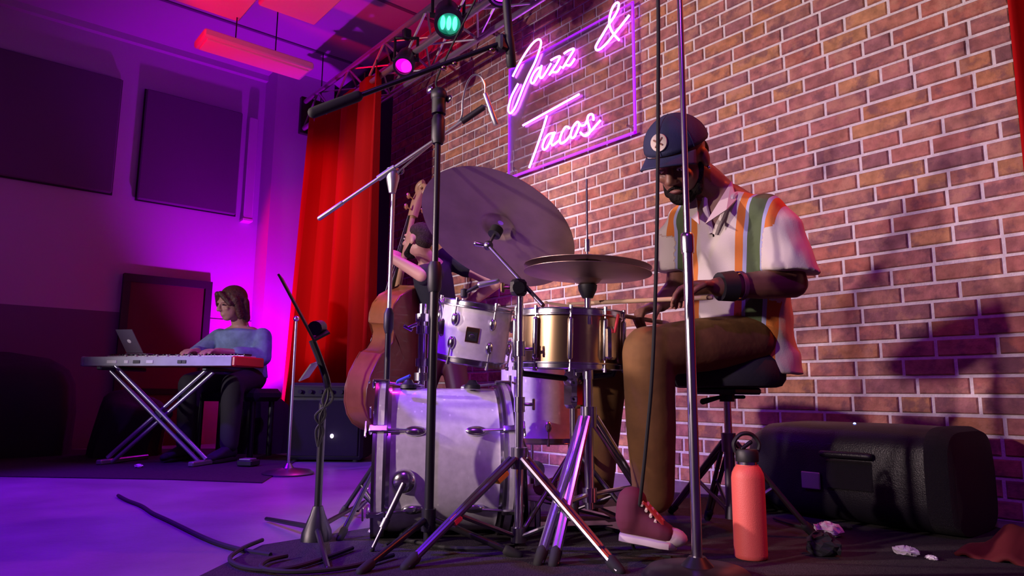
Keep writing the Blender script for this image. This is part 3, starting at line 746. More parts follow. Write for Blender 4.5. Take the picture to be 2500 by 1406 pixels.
# spur discs and legs
for sgn in (-1, 1):
    sdv = sgn * hd
    a_sp = nrm(sdv * .97 - UP * .20)
    c = bc + a_sp * (BR + .002) + ax * (BL - .095)
    q = MB(); q.lathe([(0, .022), (.014, .022), (.030, .016), (.036, .006), (.036, -.004), (0, -.004)], c, a_sp, 28); sp_ = obj('spur_bracket', q, M['chrome'], t)
    ft = V(*(onz(908, 1352) if sgn < 0 else (bc + sdv * .42 + ax * .28))[:2], .012)
    st = c + a_sp * .018; md_ = st + (ft - st) * .62
    q = MB(); q.cyl(st, md_, .0085, n=12); q.cyl(md_, ft, .0055, n=10); lg = obj('spur_leg', q, M['darkchrome'], t)
    q = MB(); q.cyl(md_ - nrm(ft - st) * .015, md_ + nrm(ft - st) * .012, .0115, n=12); obj('spur_collar', q, M['darkchrome'], lg)
    q = MB(); q.cap(ft, ft + nrm(ft - st) * .006, .008, .004, 8); obj('spur_tip', q, M['rubber'], lg)
for px_ in (997, 1153):
    c = at(px_, 943, 2.28); c[2] = bc[2] + BR + .004
    q = MB(); q.lathe([(0, .022), (.012, .022), (.016, .014), (.026, .006), (.027, -.006), (0, -.006)], c, UP, 20); obj('mount_boss', q, M['blackplastic'], t)
c = at(985, 925, 2.2); q = MB(); q.box(c + UP * .0, (.05, .02, .012), np.stack([CR * .9 + UP * .4, CF, UP], 1), bev=.004)
o = obj('drum_key', q, M['bluecloth'], base=c); tag(o, 'small blue drum clip resting on top of the bass drum', 'clip')

# generic upright drum
def drum(t, c, axis, R, Hh, shell, lugs=8, headtop=True, a0=0.0, hoop='chrome', lugm='chrome', hoopw=.022):
    axis = nrm(axis); x, y, _ = frame(axis)
    q = MB(); band(q, c, axis, R - .007, R, -Hh / 2, Hh / 2, 56); obj('shell', q, shell, t)
    for sg in (1, -1):
        q = MB(); q.lathe([(0, sg * (Hh / 2 + .004)), (R, sg * (Hh / 2 + .004))], c, axis, 48); obj('head', q, M['drumhead'], t)
        q = MB()
        z_in, z_out = sg * (Hh / 2 - .008), sg * (Hh / 2 + hoopw - .008)
        q.lathe([(R + .002, z_in), (R + .013, z_in), (R + .013, z_in + sg * .004), (R + .006, z_in + sg * .006), (R + .006, z_out - sg * .004), (R + .013, z_out), (R + .001, z_out)], c, axis, 56, closed=True)
        obj('hoop', q, M[hoop], t)
    for k in range(lugs):
        a = a0 + 2 * math.pi * k / lugs; rd = math.cos(a) * x + math.sin(a) * y; tg = np.cross(axis, rd)
        for sg in (1, -1):
            if Hh < .17 and sg < 0: continue
            zc = sg * (Hh / 2 - .05) if Hh >= .17 else 0
            q = MB()
            if Hh >= .17: q.ell(c + rd * (R + .006) + axis * zc, (.013, .010, .022), np.stack([tg, rd, axis], 1), 12, 8)
            else: q.cap(c + rd * (R + .010) - axis * Hh * .36, c + rd * (R + .010) + axis * Hh * .36, .0085, .0085, 10)
            lg = obj('lug', q, M[lugm], t)
            for s2 in ((sg,) if Hh >= .17 else (1, -1)):
                q = MB(); q.cyl(c + rd * (R + .010) + axis * (zc if Hh >= .17 else 0), c + rd * (R + .010) + axis * s2 * (Hh / 2 + .012), .0032, n=8); q.cyl(c + rd * (R + .010) + axis * s2 * (Hh / 2 + .008), c + rd * (R + .010) + axis * s2 * (Hh / 2 + .020), .006, n=8); obj('tension_rod', q, M['chrome'], lg)

# rack tom
c = at(1158, 812, 2.36); axt = nrm(CU * math.cos(.155) + CR * math.sin(.155) + CF * .03)
t = thing('rack_tom', 'small white pearl rack tom tilted above the bass drum', 'drum', c - axt * .1)
drum(t, c, axt, .118, .178, M['pearl'], 6, a0=.35)
fc = nrm(-CF + CR * .0); fc = nrm(fc - axt * (fc @ axt)); sd = np.cross(axt, fc)
bq = c + fc * .1185 + sd * -.0 - axt * .004
q = MB(); q.box(bq, (.044, .004, .050), np.stack([sd, fc, axt], 1), bev=.0015); bd = obj('badge', q, M['brass'], t)
q = MB(); q.box(bq + fc * .0024 - axt * .004, (.034, .002, .028), np.stack([sd, fc, axt], 1)); obj('badge_plate', q, M['blackplastic'], bd, smooth=0)
q = MB(); q.ell(bq + fc * .0032 - axt * .004, (.011, .001, .0075), np.stack([sd, fc, axt], 1), 16, 8); obj('badge_oval', q, M['darkchrome'], bd)
# tom holder post
t = thing('tom_holder', 'chrome tom holder post with wing bolts rising behind the boom stand', 'drum hardware', vert(1033, 900, 2.34, .47))
pb = vert(1030, 850, 2.34, .468); ptop = at(1034, 740, 2.34)
q = MB(); q.cyl(pb, V(pb[0], pb[1], ptop[2]), .0125, n=16); obj('post', q, M['chrome'], t)
q = MB(); q.cyl(pb + CR * .028, V(pb[0], pb[1], ptop[2] - .02) + CR * .028, .0085, n=12); obj('rod', q, M['chrome'], t)
for py_, s_ in ((775, .024), (805, .021), (885, .020), (920, .024)):
    p = at(1031, py_, 2.34); p = V(pb[0], pb[1], p[2]); q = MB(); q.cyl(p - UP * .013, p + UP * .013, s_, n=16); obj('memory_lock', q, M['chrome'], t)
p = V(pb[0], pb[1], at(1010, 790, 2.34)[2]); q = MB(); q.cap(p - CR * .02, p - CR * .045 - UP * .012, .006, .006); q.box(p - CR * .048 - UP * .013, (.034, .010, .012), np.stack([nrm(CR - UP * .55), CF, nrm(UP + CR * .55)], 1), bev=.003); obj('wing_bolt', q, M['chrome'], t)
q = MB(); q.tube(spline([V(pb[0], pb[1], ptop[2] - .01) + CR * .028, at(1062, 728, 2.33), at(1078, 745, 2.33), at(1082, 790, 2.34)], 5), .006, 8); obj('mount_arm', q, M['chrome'], t)
q = MB(); q.box(at(1084, 800, 2.31), (.03, .03, .06), bev=.008); obj('tom_bracket', q, M['chrome'], t)

# tom microphone clip
t = thing('drum_microphone', 'small clip-on microphone over the rim of the rack tom', 'microphone', at(1165, 712, 2.30))
q = MB(); q.cap(at(1140, 712, 2.3), at(1175, 694, 2.3), .006, .007); obj('arm', q, M['blackplastic'], t)
q = MB(); q.cap(at(1172, 695, 2.3), at(1214, 686, 2.3), .0105, .0085, 12); obj('capsule', q, M['greymetal'], t)
q = MB(); q.box(at(1133, 716, 2.3), (.02, .02, .03), bev=.004); obj('rim_clamp', q, M['blackplastic'], t)

# snare
c = at(1388, 832, 2.26); axs = nrm(UP + CR * .02 - CF * .03)
t = thing('snare_drum', 'brass-coloured snare drum with chrome hoops in front of the drummer', 'drum', c - UP * .09)
drum(t, c, axs, .170, .158, M['brass'], 10, a0=.2)
fr = nrm(-CF * .8 + CR * .6)
q = MB(); q.box(c + fr * .19 + UP * .005, (.035, .03, .10), np.stack([np.cross(UP, fr), fr, UP], 1), bev=.008); th = obj('throw_off', q, M['chrome'], t)
q = MB(); q.cap(c + fr * .21 + UP * .04, c + fr * .225 + UP * .09, .004, .005); obj('throw_lever', q, M['redtape'], th)
# snare stand
base = vert(1400, 1000, 2.28, 0)
t = thing('snare_stand', 'chrome snare stand with black basket arms under the brass snare', 'drum hardware', base)
bz = .50
q = MB(); q.cyl(base + UP * .1, V(base[0], base[1], bz - .03), .0125, n=14); obj('tube', q, M['chrome'], t)
leg_set(t, base, .26, ring_feet(base, .24, .5), M['darkchrome'], .008, .09)
hubp = V(base[0], base[1], bz)
q = MB(); q.box(hubp - UP * .05, (.06, .05, .09), bev=.012); q.ell(hubp - UP * .0, .034); obj('tilter', q, M['chrome'], t)
for k, (px_, py_) in enumerate(((1262, 905), (1508, 908), (1420, 895))):
    e = at(px_, py_ - 12, (2.18, 2.2, 2.44)[k]); e[2] = c[2] - .095
    q = MB(); q.tube([hubp, hubp + (e - hubp) * .9 - UP * .01, e + UP * .025], .0095, 8); obj('basket_arm', q, M['blackmetal'], t)
for k in range(2):
    q = MB(); q.box(at(1401, 935 + 40 * k, 2.2), (.024, .006, .020), np.stack([CR, CF, CU], 1), bev=.003); pl = obj('clamp_plate', q, M['chrome'], t)
    q = MB(); q.cyl(at(1401, 935 + 40 * k, 2.195), at(1401, 935 + 40 * k, 2.188), .004, n=8); obj('bolt', q, M['blackmetal'], pl)

# floor tom
c = at(1332, 960, 2.78); c[2] = .46
t = thing('floor_tom', 'white pearl floor tom on legs behind the snare stand', 'drum', V(c[0], c[1], 0))
drum(t, c, UP, .178, .36, M['pearl'], 8, a0=.1)
for k in range(3):
    a = .6 + k * 2.09; p = V(c[0] + .195 * math.cos(a), c[1] + .195 * math.sin(a), 0)
    q = MB(); q.cyl(V(p[0], p[1], .01), V(p[0], p[1], .52), .006, n=10); lg = obj('leg', q, M['chrome'], t)
    q = MB(); q.box(V(p[0], p[1], .40), (.028, .028, .04), bev=.006); obj('leg_bracket', q, M['chrome'], lg)
    q = MB(); q.cap(V(p[0], p[1], .012), V(p[0], p[1], .03), .012); obj('rubber_foot', q, M['rubber'], lg)

# ride cymbal and stand
def cymbal_prof(R, bell=.0, h=.0):
    rb = R * .22
    return [(.006, .040), (rb * .5, .037), (rb * .85, .028), (rb, .020), (rb * 1.12, .018), (R * .5, .012), (R * .8, .005), (R, 0.0),
            (R, -.0012), (R * .8, .0035), (R * .5, .0105), (rb * 1.12, .0165), (rb, .0185), (rb * .85, .0265), (rb * .5, .0355), (.006, .0385)]
rc = at(1220, 548, 2.32)
rn = nrm(.82 * (.44 * CR + .90 * CU) + .574 * CF)
R_ride = 198.6 * 2.32 / FPX
t = thing('ride_cymbal', 'large dark bronze ride cymbal tilted high on its boom', 'cymbal', rc)
q = MB(); q.lathe(cymbal_prof(R_ride), rc - rn * .03, rn, 96, closed=True); obj('plate', q, M['bronze'], t, smooth=30)
q = MB(); q.cyl(rc - rn * .05, rc - rn * .022, .022, n=18); obj('felt', q, M['blackplastic'], t)
q = MB(); q.cyl(rc + rn * .008, rc + rn * .03, .016, n=16); obj('wing_nut', q, M['chrome'], t)
# two tape marks on the underside near the bell
base = vert(1268, 1000, 2.06, 0)
t = thing('cymbal_stand', 'chrome boom cymbal stand with yellow tape on one leg', 'drum hardware', base)
cl = at(1266, 702, 2.06); zc = cl[2]
q = MB(); q.cyl(base + UP * .03, V(base[0], base[1], .42), .0130, n=16); obj('lower_tube', q, M['chrome'], t)
q = MB(); q.cyl(V(base[0], base[1], .40), V(base[0], base[1], zc), .0098, n=16); obj('upper_tube', q, M['chrome'], t)
for z_ in (.42, at(1268, 850, 2.06)[2]):
    p = V(base[0], base[1], z_); q = MB(); q.cyl(p - UP * .022, p + UP * .022, .0165, n=16); k_ = obj('height_clamp', q, M['chrome'], t)
    q = MB(); q.cap(p + CR * .015, p + CR * .04, .005); q.box(p + CR * .042, (.008, .008, .034), bev=.002); obj('wing_bolt', q, M['chrome'], k_)
f1, f2 = onz(992, 1394), onz(1512, 1404); m_ = base[:2] * 2 - (f1[:2] + f2[:2]) / 2
f3 = base[:2] + nrm(np.append(m_ - base[:2], 0))[:2] * .30
leg_set(t, base, .265, [f1, f2, f3], M['darkchrome'], .0105, .05, flat=True, brace_at=.55)
hub = V(base[0], base[1], .265); ff = V(f1[0], f1[1], .012)
for fr_, mt_ in ((.19, 'yellowtape'), (.60, 'redtape')):
    p = hub + (ff - hub) * fr_; d = nrm(ff - hub)
    q = MB(); sdv = nrm(np.cross(d, UP)); q.box(p, (.046, .036, .020) if mt_ == 'yellowtape' else (.03, .034, .02), np.stack([d, sdv, np.cross(d, sdv)], 1), bev=.004); obj('tape_band', q, M[mt_], t)
q = MB(); q.box(cl, (.038, .05, .05), bev=.01); q.cyl(cl - CF * .035, cl + CF * .035, .018, n=14); obj('boom_tilter', q, M['blackmetal'], t)
q = MB(); q.cap(cl - CR * .02, cl - CR * .045 + UP * .0, .006); q.box(cl - CR * .047, (.01, .012, .03), bev=.003); obj('wing_bolt', q, M['brass'], t)
tail = at(1326, 746, 2.0); tiltp = rc - rn * .10
q = MB(); q.cyl(tail, tiltp, .0065, n=10); obj('boom_arm', q, M['darkchrome'], t)
q = MB(); q.ell(tiltp, .016); q.cyl(tiltp, rc - rn * .02, .0055, n=8); obj('cymbal_tilter', q, M['darkchrome'], t)
q = MB(); q.cap(tiltp - CR * .01, tiltp - CR * .04 + UP * .006, .006, .009); obj('tilter_wing', q, M['chrome'], t)

# hi-hat
base = vert(1437, 1000, 2.08, 0)
hc = V(base[0], base[1], at(1437, 652, 2.08)[2])
t = thing('hi_hat_stand', 'chrome hi-hat stand with a thin pull rod and pedal by the red sneaker', 'drum hardware', base)
q = MB(); q.cyl(base + UP * .12, V(base[0], base[1], .52), .0135, n=16); obj('lower_tube', q, M['chrome'], t)
q = MB(); q.cyl(V(base[0], base[1], .50), V(base[0], base[1], hc[2] - .03), .0098, n=16); obj('upper_tube', q, M['chrome'], t)
q = MB(); q.cyl(V(base[0], base[1], hc[2] - .04), V(base[0], base[1], at(1433, 410, 2.08)[2]), .0034, n=10); obj('pull_rod', q, M['darkchrome'], t)
q = MB(); q.cyl(V(base[0], base[1], at(1433, 602, 2.08)[2]), V(base[0], base[1], at(1433, 570, 2.08)[2]), .0085, n=14); obj('hat_clutch', q, M['chrome'], t)
for z_ in (.52, at(1437, 770, 2.08)[2]):
    p = V(base[0], base[1], z_); q = MB(); q.cyl(p - UP * .024, p + UP * .024, .017, n=16); k_ = obj('height_clamp', q, M['chrome'], t)
    q = MB(); q.cap(p - CR * .015, p - CR * .038, .005); q.box(p - CR * .04, (.008, .008, .03), bev=.002); obj('wing_bolt', q, M['chrome'], k_)
g1, g2 = onz(1352, 1386), onz(1612, 1286)
g3 = base[:2] - nrm(np.append((g1[:2] + g2[:2]) / 2 - base[:2], 0))[:2] * .24
leg_set(t, base, .385, [g1, g2, g3], M['chrome'], .0105, .16, flat=True, brace_at=.62)
pe = onz(1560, 1312)
fdir = nrm(V(*(onz(1650, 1350) - onz(1470, 1300))[:2], 0))
q = MB(); rt_ = np.stack([fdir, np.cross(UP, fdir), UP], 1)
q.box(V(pe[0], pe[1], .055), (.29, .085, .010), rt_ @ np.array([[math.cos(.12), 0, math.sin(.12)], [0, 1, 0], [-math.sin(.12), 0, math.cos(.12)]]), bev=.004); obj('pedal_board', q, M['darkchrome'], t)
q = MB(); q.box(V(pe[0], pe[1], .014), (.34, .09, .012), rt_, bev=.004); obj('pedal_base', q, M['blackmetal'], t)
t2 = thing('hi_hat_cymbals', 'pair of dark hi-hat cymbals seen from below in front of the drummer', 'cymbal', hc)
Rh = .196
nh = nrm(UP + CR * .035)
q = MB(); q.lathe([(r, z) for r, z in cymbal_prof(Rh)], hc + UP * .012, nh, 80, closed=True); obj('top_cymbal', q, M['bronze'], t2, smooth=30)
q = MB(); q.lathe([(r, -z) for r, z in cymbal_prof(Rh)], hc - UP * .008, nh, 80, closed=True); obj('bottom_cymbal', q, M['bronze'], t2, smooth=30, fix=True)
q = MB(); q.lathe([(0, -.085), (.016, -.085), (.028, -.06), (.030, -.045), (0, -.04)], hc, UP, 20); obj('seat_cup', q, M['blackplastic'], t2)

# bass drum pedal
pb = bc - ax * (BL + .10); pb = V(pb[0], pb[1], 0)
t = thing('bass_pedal', 'bass drum pedal with chrome frame behind the kick drum', 'drum hardware', pb)
sdv = hd
for sg in (-1, 1):
    q = MB(); q.box(pb + sdv * sg * .045 + UP * .11, (.02, .016, .2), np.stack([ax, sdv, UP], 1), bev=.004); obj('frame_post', q, M['chrome'], t)
q = MB(); q.cyl(pb - sdv * .06 + UP * .2, pb + sdv * .06 + UP * .2, .009, n=12); obj('axle', q, M['chrome'], t)
q = MB(); q.box(pb - ax * .12 + UP * .075, (.27, .075, .008), np.stack([nrm(ax + UP * .25), sdv, nrm(UP - ax * .25)], 1), bev=.003); obj('foot_board', q, M['darkchrome'], t)
q = MB(); q.box(pb - ax * .08 + UP * .016, (.36, .09, .012), np.stack([ax, sdv, UP], 1), bev=.004); obj('base_plate', q, M['blackmetal'], t)
q = MB(); q.cyl(pb + UP * .2, pb + ax * .06 + UP * .34, .004, n=8); q.cyl(pb + ax * .05 + UP * .34, pb + ax * .085 + UP * .325, .024, n=16); obj('beater', q, M['cream'], t)
q = MB(); q.lathe([(.008, -.02), (.03, -.02), (.03, .02), (.008, .02)], pb + UP * .2, sdv, 20, closed=True); obj('sprocket', q, M['chrome'], t)

# throne
base = vert(1778, 1050, 2.28, 0)
t = thing('drum_throne', 'black padded drum throne on a chrome tripod under the drummer', 'stool', base)
sz = at(1785, 905, 2.28)[2]
q = MB(); q.loft([(V(base[0], base[1], sz + z_), CR * .185 * s_, FH * .165 * s_) for z_, s_ in ((-.055, .82), (-.05, .92), (-.03, .99), (0, 1.0), (.03, .99), (.055, .93), (.066, .8), (.07, .4))], 36, 2.3); obj('seat_cushion', q, M['tee'], t)
q = MB(); q.box(V(base[0], base[1], sz - .066), (.16, .16, .022), bev=.006); obj('seat_plate', q, M['blackmetal'], t)
q = MB(); q.cyl(V(base[0], base[1], sz - .10), V(base[0], base[1], sz - .06), .025, n=16); obj('seat_socket', q, M['blackmetal'], t)
q = MB(); q.cap(V(base[0], base[1], sz - .085) + CR * .02, V(base[0], base[1], sz - .085) + CR * .055, .006); q.cap(V(base[0], base[1], sz - .085) - CR * .02, V(base[0], base[1], sz - .10) - CR * .08, .006, .010); obj('seat_lever', q, M['blackplastic'], t)
q = MB(); q.cyl(V(base[0], base[1], .16), V(base[0], base[1], sz - .09), .0125, n=16); obj('upper_post', q, M['chrome'], t)
q = MB(); q.cyl(V(base[0], base[1], .06), V(base[0], base[1], .30), .017, n=16); obj('lower_post', q, M['darkchrome'], t)
leg_set(t, base, .30, [onz(1985, 1318), onz(1640, 1258), base[:2] + nrm(CF * V(1, 1, 0))[:2] * .28], M['darkchrome'], .010, .08, flat=True, foot_z=.02)

# ================================================================== FLOOR THINGS
# monitor wedge: moulded speaker lying on its side along the wall
mx0, mx1 = -1.63, -.83
t = thing('floor_monitor', 'black moulded speaker lying on its side on the floor against the brick wall', 'speaker', ((mx0 + mx1) / 2, -.4, 0))
def mring(x, hz, dy, s=1.0, ny=-.42):
    return (V(x, ny, .008 + hz / 2), V(0, dy / 2, 0), V(0, 0, hz / 2))
q = MB(); q.loft([mring(mx0, .16, .16), mring(mx0 + .015, .24, .24), mring(mx0 + .05, .30, .31), mring(mx0 + .11, .335, .36), mring(mx0 + .20, .345, .40), mring(mx0 + .55, .345, .44), mring(mx1 - .08, .34, .45)], 40, 4.2); obj('cabinet', q, M['monitor'], t)
q = MB(); q.loft([mring(mx1 - .085, .345, .455), mring(mx1 - .05, .345, .455), mring(mx1 - .02, .33, .43), mring(mx1 - .01, .28, .38)], 40, 4.2); obj('front_grille', q, M['grille'], t)
q = MB(); q.box((-1.16, -.638, .18), (.16, .012, .10), bev=.004); hd_ = obj('handle_recess', q, M['grille'], t)
q = MB(); q.cap((-1.24, -.66, .25), (-1.08, -.66, .25), .012); obj('handle', q, M['monitor'], hd_)
q = MB(); q.box((-1.30, -.637, .15), (.07, .008, .06), bev=.003); obj('label_plate', q, M['silver'], t)
led = V(onY(2086, 1028, -.50)[0], -.50, .352); q = MB(); q.ell(led, .005); obj('power_led', q, M['blue_led'], t)
for sx in (mx0 + .14, mx1 - .12):
    q = MB(); q.cyl((sx, -.52, 0), (sx, -.52, .012), .02, n=12); obj('rubber_foot', q, M['rubber'], t)

# bottle
c = onz(1834, 1368); c[2] = .007
t = thing('water_bottle', 'coral-pink insulated water bottle with a black loop lid standing on the floor', 'bottle', c)
q = MB(); q.lathe([(0, 0), (.041, 0), (.0445, .004), (.045, .012), (.045, .215), (.043, .228), (.036, .243), (.030, .250), (.030, .252), (0, .252)], c, UP, 40); obj('body', q, M['coral'], t)
q = MB(); q.lathe([(0, .250), (.0285, .250), (.0285, .262), (0, .262)], c, UP, 32); obj('neck_ring', q, M['chrome'], t)
q = MB(); q.lathe([(0, .260), (.031, .260), (.032, .264), (.032, .288), (.028, .294), (0, .294)], c, UP, 32); lid = obj('lid', q, M['blackplastic'], t)
q = MB(); q.tube(spline([c + UP * .286 - CR * .031, c + UP * .31 - CR * .036, c + UP * .332 - CR * .02, c + UP * .338, c + UP * .332 + CR * .02, c + UP * .31 + CR * .036, c + UP * .286 + CR * .031], 5), .0058, 8); obj('carry_loop', q, M['blackplastic'], lid)
q = MB(); q.cap(c + UP * .296 - CR * .012, c + UP * .313 + CR * .012, .006); obj('spout', q, M['blackplastic'], lid)

# bass amplifier
c = onz(792, 1128); yaw = math.atan2(RH[1], RH[0])
Rz = np.array([[RH[0], FH[0], 0], [RH[1], FH[1], 0], [0, 0, 1]])
t = thing('bass_amplifier', 'black bass amplifier cabinet with a lit indicator in front of the red curtain', 'amplifier', c)
q = MB(); q.box(c + UP * .265 + FH * .15, (.50, .34, .50), Rz, bev=.02); obj('cabinet', q, M['blackplastic'], t)
q = MB(); q.box(c + UP * .22 - FH * .026, (.44, .014, .36), Rz, bev=.004); obj('grille', q, M['grille'], t)
q = MB(); q.box(c + UP * .455 - FH * .026, (.44, .014, .07), Rz, bev=.004); pn = obj('control_panel', q, M['blackmetal'], t)
for k in range(6):
    q = MB(); p = c + UP * .455 - FH * .036 + RH * (-.17 + k * .068); q.cyl(p, p - FH * .02, .013, n=12); obj('knob', q, M['rubber'], pn)
p = at(812, 1070, 4.36); q = MB(); q.ell(c + RH * .05 + UP * .17 - FH * .036, (.016, .01, .014)); obj('indicator', q, M['white_led'], t)
for sx in (-.2, .2):
    q = MB(); q.cyl(c + RH * sx + FH * .02, c + RH * sx + FH * .02 + UP * .018, .02, n=10); obj('rubber_foot', q, M['rubber'], t)

# ================================================================== KEYBOARD
k1, k2 = at(204, 882, 4.42), at(566, 882, 4.22)
kx = nrm(V(*(k2 - k1)[:2], 0)); kn = V(-kx[1], kx[0], 0); KL = np.linalg.norm((k2 - k1)[:2])
kc = (k1 + k2) / 2 + kn * .16; kz = .635
KB = np.stack([kx, kn, UP], 1)
t = thing('stage_keyboard', 'red and grey stage keyboard resting on an X stand', 'keyboard', V(kc[0], kc[1], kz - .03))
kc = V(kc[0], kc[1], kz)
q = MB(); q.box(kc, (KL - .01, .31, .058), KB, bev=.006); obj('body', q, M['red_lacquer'], t)
q = MB(); q.box(kc - kn * .158, (KL - .004, .008, .058), KB, bev=.002); bk = obj('rear_panel', q, M['kbgrey'], t)
for u, ww, mm in ((-.30, .07, 'ivory'), (-.20, .03, 'ivory'), (-.13, .05, 'blackplastic'), (-.04, .05, 'ivory'), (.16, .03, 'blackplastic'), (.19, .03, 'blackplastic')):
    q = MB(); q.box(kc + kx * u * KL - kn * .163 - UP * .004, (ww, .006, .020), KB, bev=.002); obj('socket_plate', q, M[mm], bk)
for sg in (-1, 1):
    q = MB(); q.box(kc + kx * sg * (KL / 2 + .012), (.028, .325, .064), KB, bev=.008); obj('end_cheek', q, M['red_lacquer' if sg > 0 else 'kbgrey'], t)
q = MB(); q.box(kc + kn * .055 + UP * .032, (KL - .05, .15, .012), KB, bev=.002); ky = obj('key_bed', q, M['ivory'], t)
nw = 43; kw = (KL - .05) / nw
for k in range(nw):
    q = MB(); q.box(kc + kx * (-KL / 2 + .025 + (k + .5) * kw) + kn * .075 + UP * .040, (kw * .92, .14, .008), KB, bev=.001); obj('white_key', q, M['ivory'], ky)
    if k % 7 not in (2, 6):
        q = MB(); q.box(kc + kx * (-KL / 2 + .025 + (k + 1) * kw) + kn * .045 + UP * .049, (kw * .5, .08, .010), KB, bev=.001); obj('black_key', q, M['blackplastic'], ky)
for k in range(8):
    q = MB(); p = kc + kx * (-.28 + k * .075) - kn * .085 + UP * .03; q.cyl(p, p + UP * .014, .009, n=10); obj('knob', q, M['kbgrey'], t)
# X stand
base = V(kc[0], kc[1], 0)
t = thing('keyboard_stand', 'grey double-braced X stand under the red keyboard', 'stand', base)
fl, fr_ = V(*onz(272, 1133)[:2], 0), V(*onz(492, 1138)[:2], 0)
ktop = kz - .045
tl_, tr_ = at(270, 905, 4.36), at(522, 905, 4.44)
for (a, b2, nm) in ((fl, tr_, 'leg_right'), (fr_, tl_, 'leg_left')):
    a = V(a[0], a[1], .025); e = V(b2[0], b2[1], ktop)
    dd = nrm(e - a); sv = nrm(np.cross(dd, kn))
    for s_ in (-1, 1):
        q = MB(); q.cyl(a + sv * .022 * s_ + kn * (.02 if nm == 'leg_left' else -.02), e + sv * .022 * s_ + kn * (.02 if nm == 'leg_left' else -.02), .0125, n=10); obj('leg_tube', q, M['greymetal'], t)
    q = MB(); q.box(V(a[0], a[1], .02) + kn * .1, (.04, .42, .03), KB, bev=.006); obj('floor_bar', q, M['greymetal'], t)
    q = MB(); q.box(V(e[0], e[1], ktop) + kn * .1, (.035, .40, .025), KB, bev=.006); obj('support_arm', q, M['blackmetal'], t)
mid = (V(fl[0], fl[1], .025) + V(tr_[0], tr_[1], ktop)) / 2
q = MB(); q.cyl(mid - kn * .05, mid + kn * .05, .03, n=18); obj('pivot', q, M['blackplastic'], t)
# laptop on the far left end of the keyboard
lp = kc - kx * .31 + kn * .02 + UP * .033
t = thing('laptop', 'open laptop lit violet on the left end of the keyboard', 'laptop', lp)
ku = nrm(UP * .95 - kn * .30 - kx * .38)
q = MB(); q.box(lp + UP * .022 + kn * .08, (.16, .13, .012), KB, bev=.003); bs = obj('keyboard_deck', q, M['screen'], t)
q = MB(); rr = np.stack([kx, nrm(np.cross(ku, kx)), ku], 1); q.box(lp + UP * .03 + ku * .085 + kn * .01, (.125, .006, .17), rr, bev=.002); ld = obj('lid', q, M['screen'], t)
q = MB(); q.ell(lp + UP * .03 + ku * .085 + kn * .01 - rr[:, 1] * .003, (.014, .002, .014), rr, 12, 6); obj('round_emblem', q, M['ivory'], ld)
# bench behind
pp_ = V(*at(585, 880, 4.98)[:2], 0)
t = thing('keyboard_bench', 'black padded bench under the keyboard player', 'bench', pp_)
q = MB(); q.box(pp_ + UP * .43, (.52, .34, .09), KB, bev=.03); obj('cushion', q, M['tee'], t)
for a_ in (-.2, .2):
    for b_ in (-.12, .12):
        q = MB(); q.cyl(pp_ + kx * a_ + kn * b_, pp_ + kx * a_ + kn * b_ + UP * .39, .02, n=10); obj('leg', q, M['blackmetal'], t)
# equipment cases in the dark
def drape(name, c, sx, sy, h, label, seed, mm='tee'):
    rg = random.Random(seed); k = [rg.uniform(0, 6) for _ in range(6)]
    rings = []
    for z_, s_ in ((0, 1.06), (.15, 1.03), (.45, 1.0), (.75, .97), (.9, .90), (.97, .75), (1, .4)):
        rings.append((c + V(.02 * math.sin(k[0] + 3 * z_), .02 * math.sin(k[1] + 4 * z_), h * z_), V(sx / 2 * s_, .03 * math.sin(k[2] + z_), .05 * math.sin(k[4]) * z_), V(0, sy / 2 * s_, .05 * math.sin(k[3]) * z_)))
    q = MB(); q.loft(rings, 40, 3.4)
    vs = []
    for i, p in enumerate(q.v):
        a = i % 40; f_ = .012 * math.sin(a * 1.9 + k[4]) + .01 * math.sin(a * .8 + k[5]); d = V(p[0] - c[0], p[1] - c[1], 0)
        vs.append(tuple(np.array(p) + nrm(d) * f_ * (1 - p[2] / h * .5)))
    q.v = vs
    o = obj(name, q, M[mm], base=c, smooth=50); return tag(o, label, 'equipment case')
drape('draped_case', V(-6.05, -2.85, 0), .6, 1.1, .66, 'low black draped equipment case in the dark at the far left', 2)
drape('draped_case', V(-5.62, -1.98, 0), .44, .44, .40, 'small black draped case in the dark behind the keyboard stand', 5)
drape('soft_case', V(*onz(612, 1108)[:2], 0) + V(-.1, .1, 0), .34, .34, .42, 'black soft case on the floor in front of the keyboard bench', 8)
# sustain pedal
c = V(*onz(606, 1140)[:2], .006)
t = thing('sustain_pedal', 'small black pedal box with a violet-lit top on the rug', 'pedal', c)
q = MB(); q.box(c + UP * .02, (.10, .10, .035), KB, bev=.006); obj('body', q, M['blackplastic'], t)
q = MB(); q.box(c + UP * .042 - kn * .01, (.075, .07, .008), KB, bev=.002); obj('treadle', q, M['silver'], t)
# cables and bits
def cable(px, label, r=.0055, z=.008, mm='rubber', nm='floor_cable'):
    pts = [V(*onz(*p)[:2], z) for p in px]
    q = MB(); q.tube(spline(pts, 7), r, 7); o = obj(nm, q, M[mm], base=pts[0]); return tag(o, label, 'cable')
cable([(288, 1214), (310, 1226), (345, 1240), (372, 1258), (410, 1276), (450, 1296), (495, 1318), (540, 1336), (600, 1352), (660, 1362)], 'black cable running diagonally across the violet floor', .007)
cable([(640, 1330), (590, 1352), (560, 1378), (600, 1400), (690, 1404), (780, 1380), (860, 1350)], 'black cable loop at the edge of the drum rug', .006, .014)
cable([(700, 1372), (650, 1385), (640, 1404), (720, 1412), (850, 1400), (960, 1370)], 'second cable loop lying on the drum rug near the frame bottom', .006, .016)
cable([(1255, 1345), (1180, 1352), (1080, 1348), (985, 1330), (940, 1345)], 'black cable along the front of the bass drum', .006, .014)
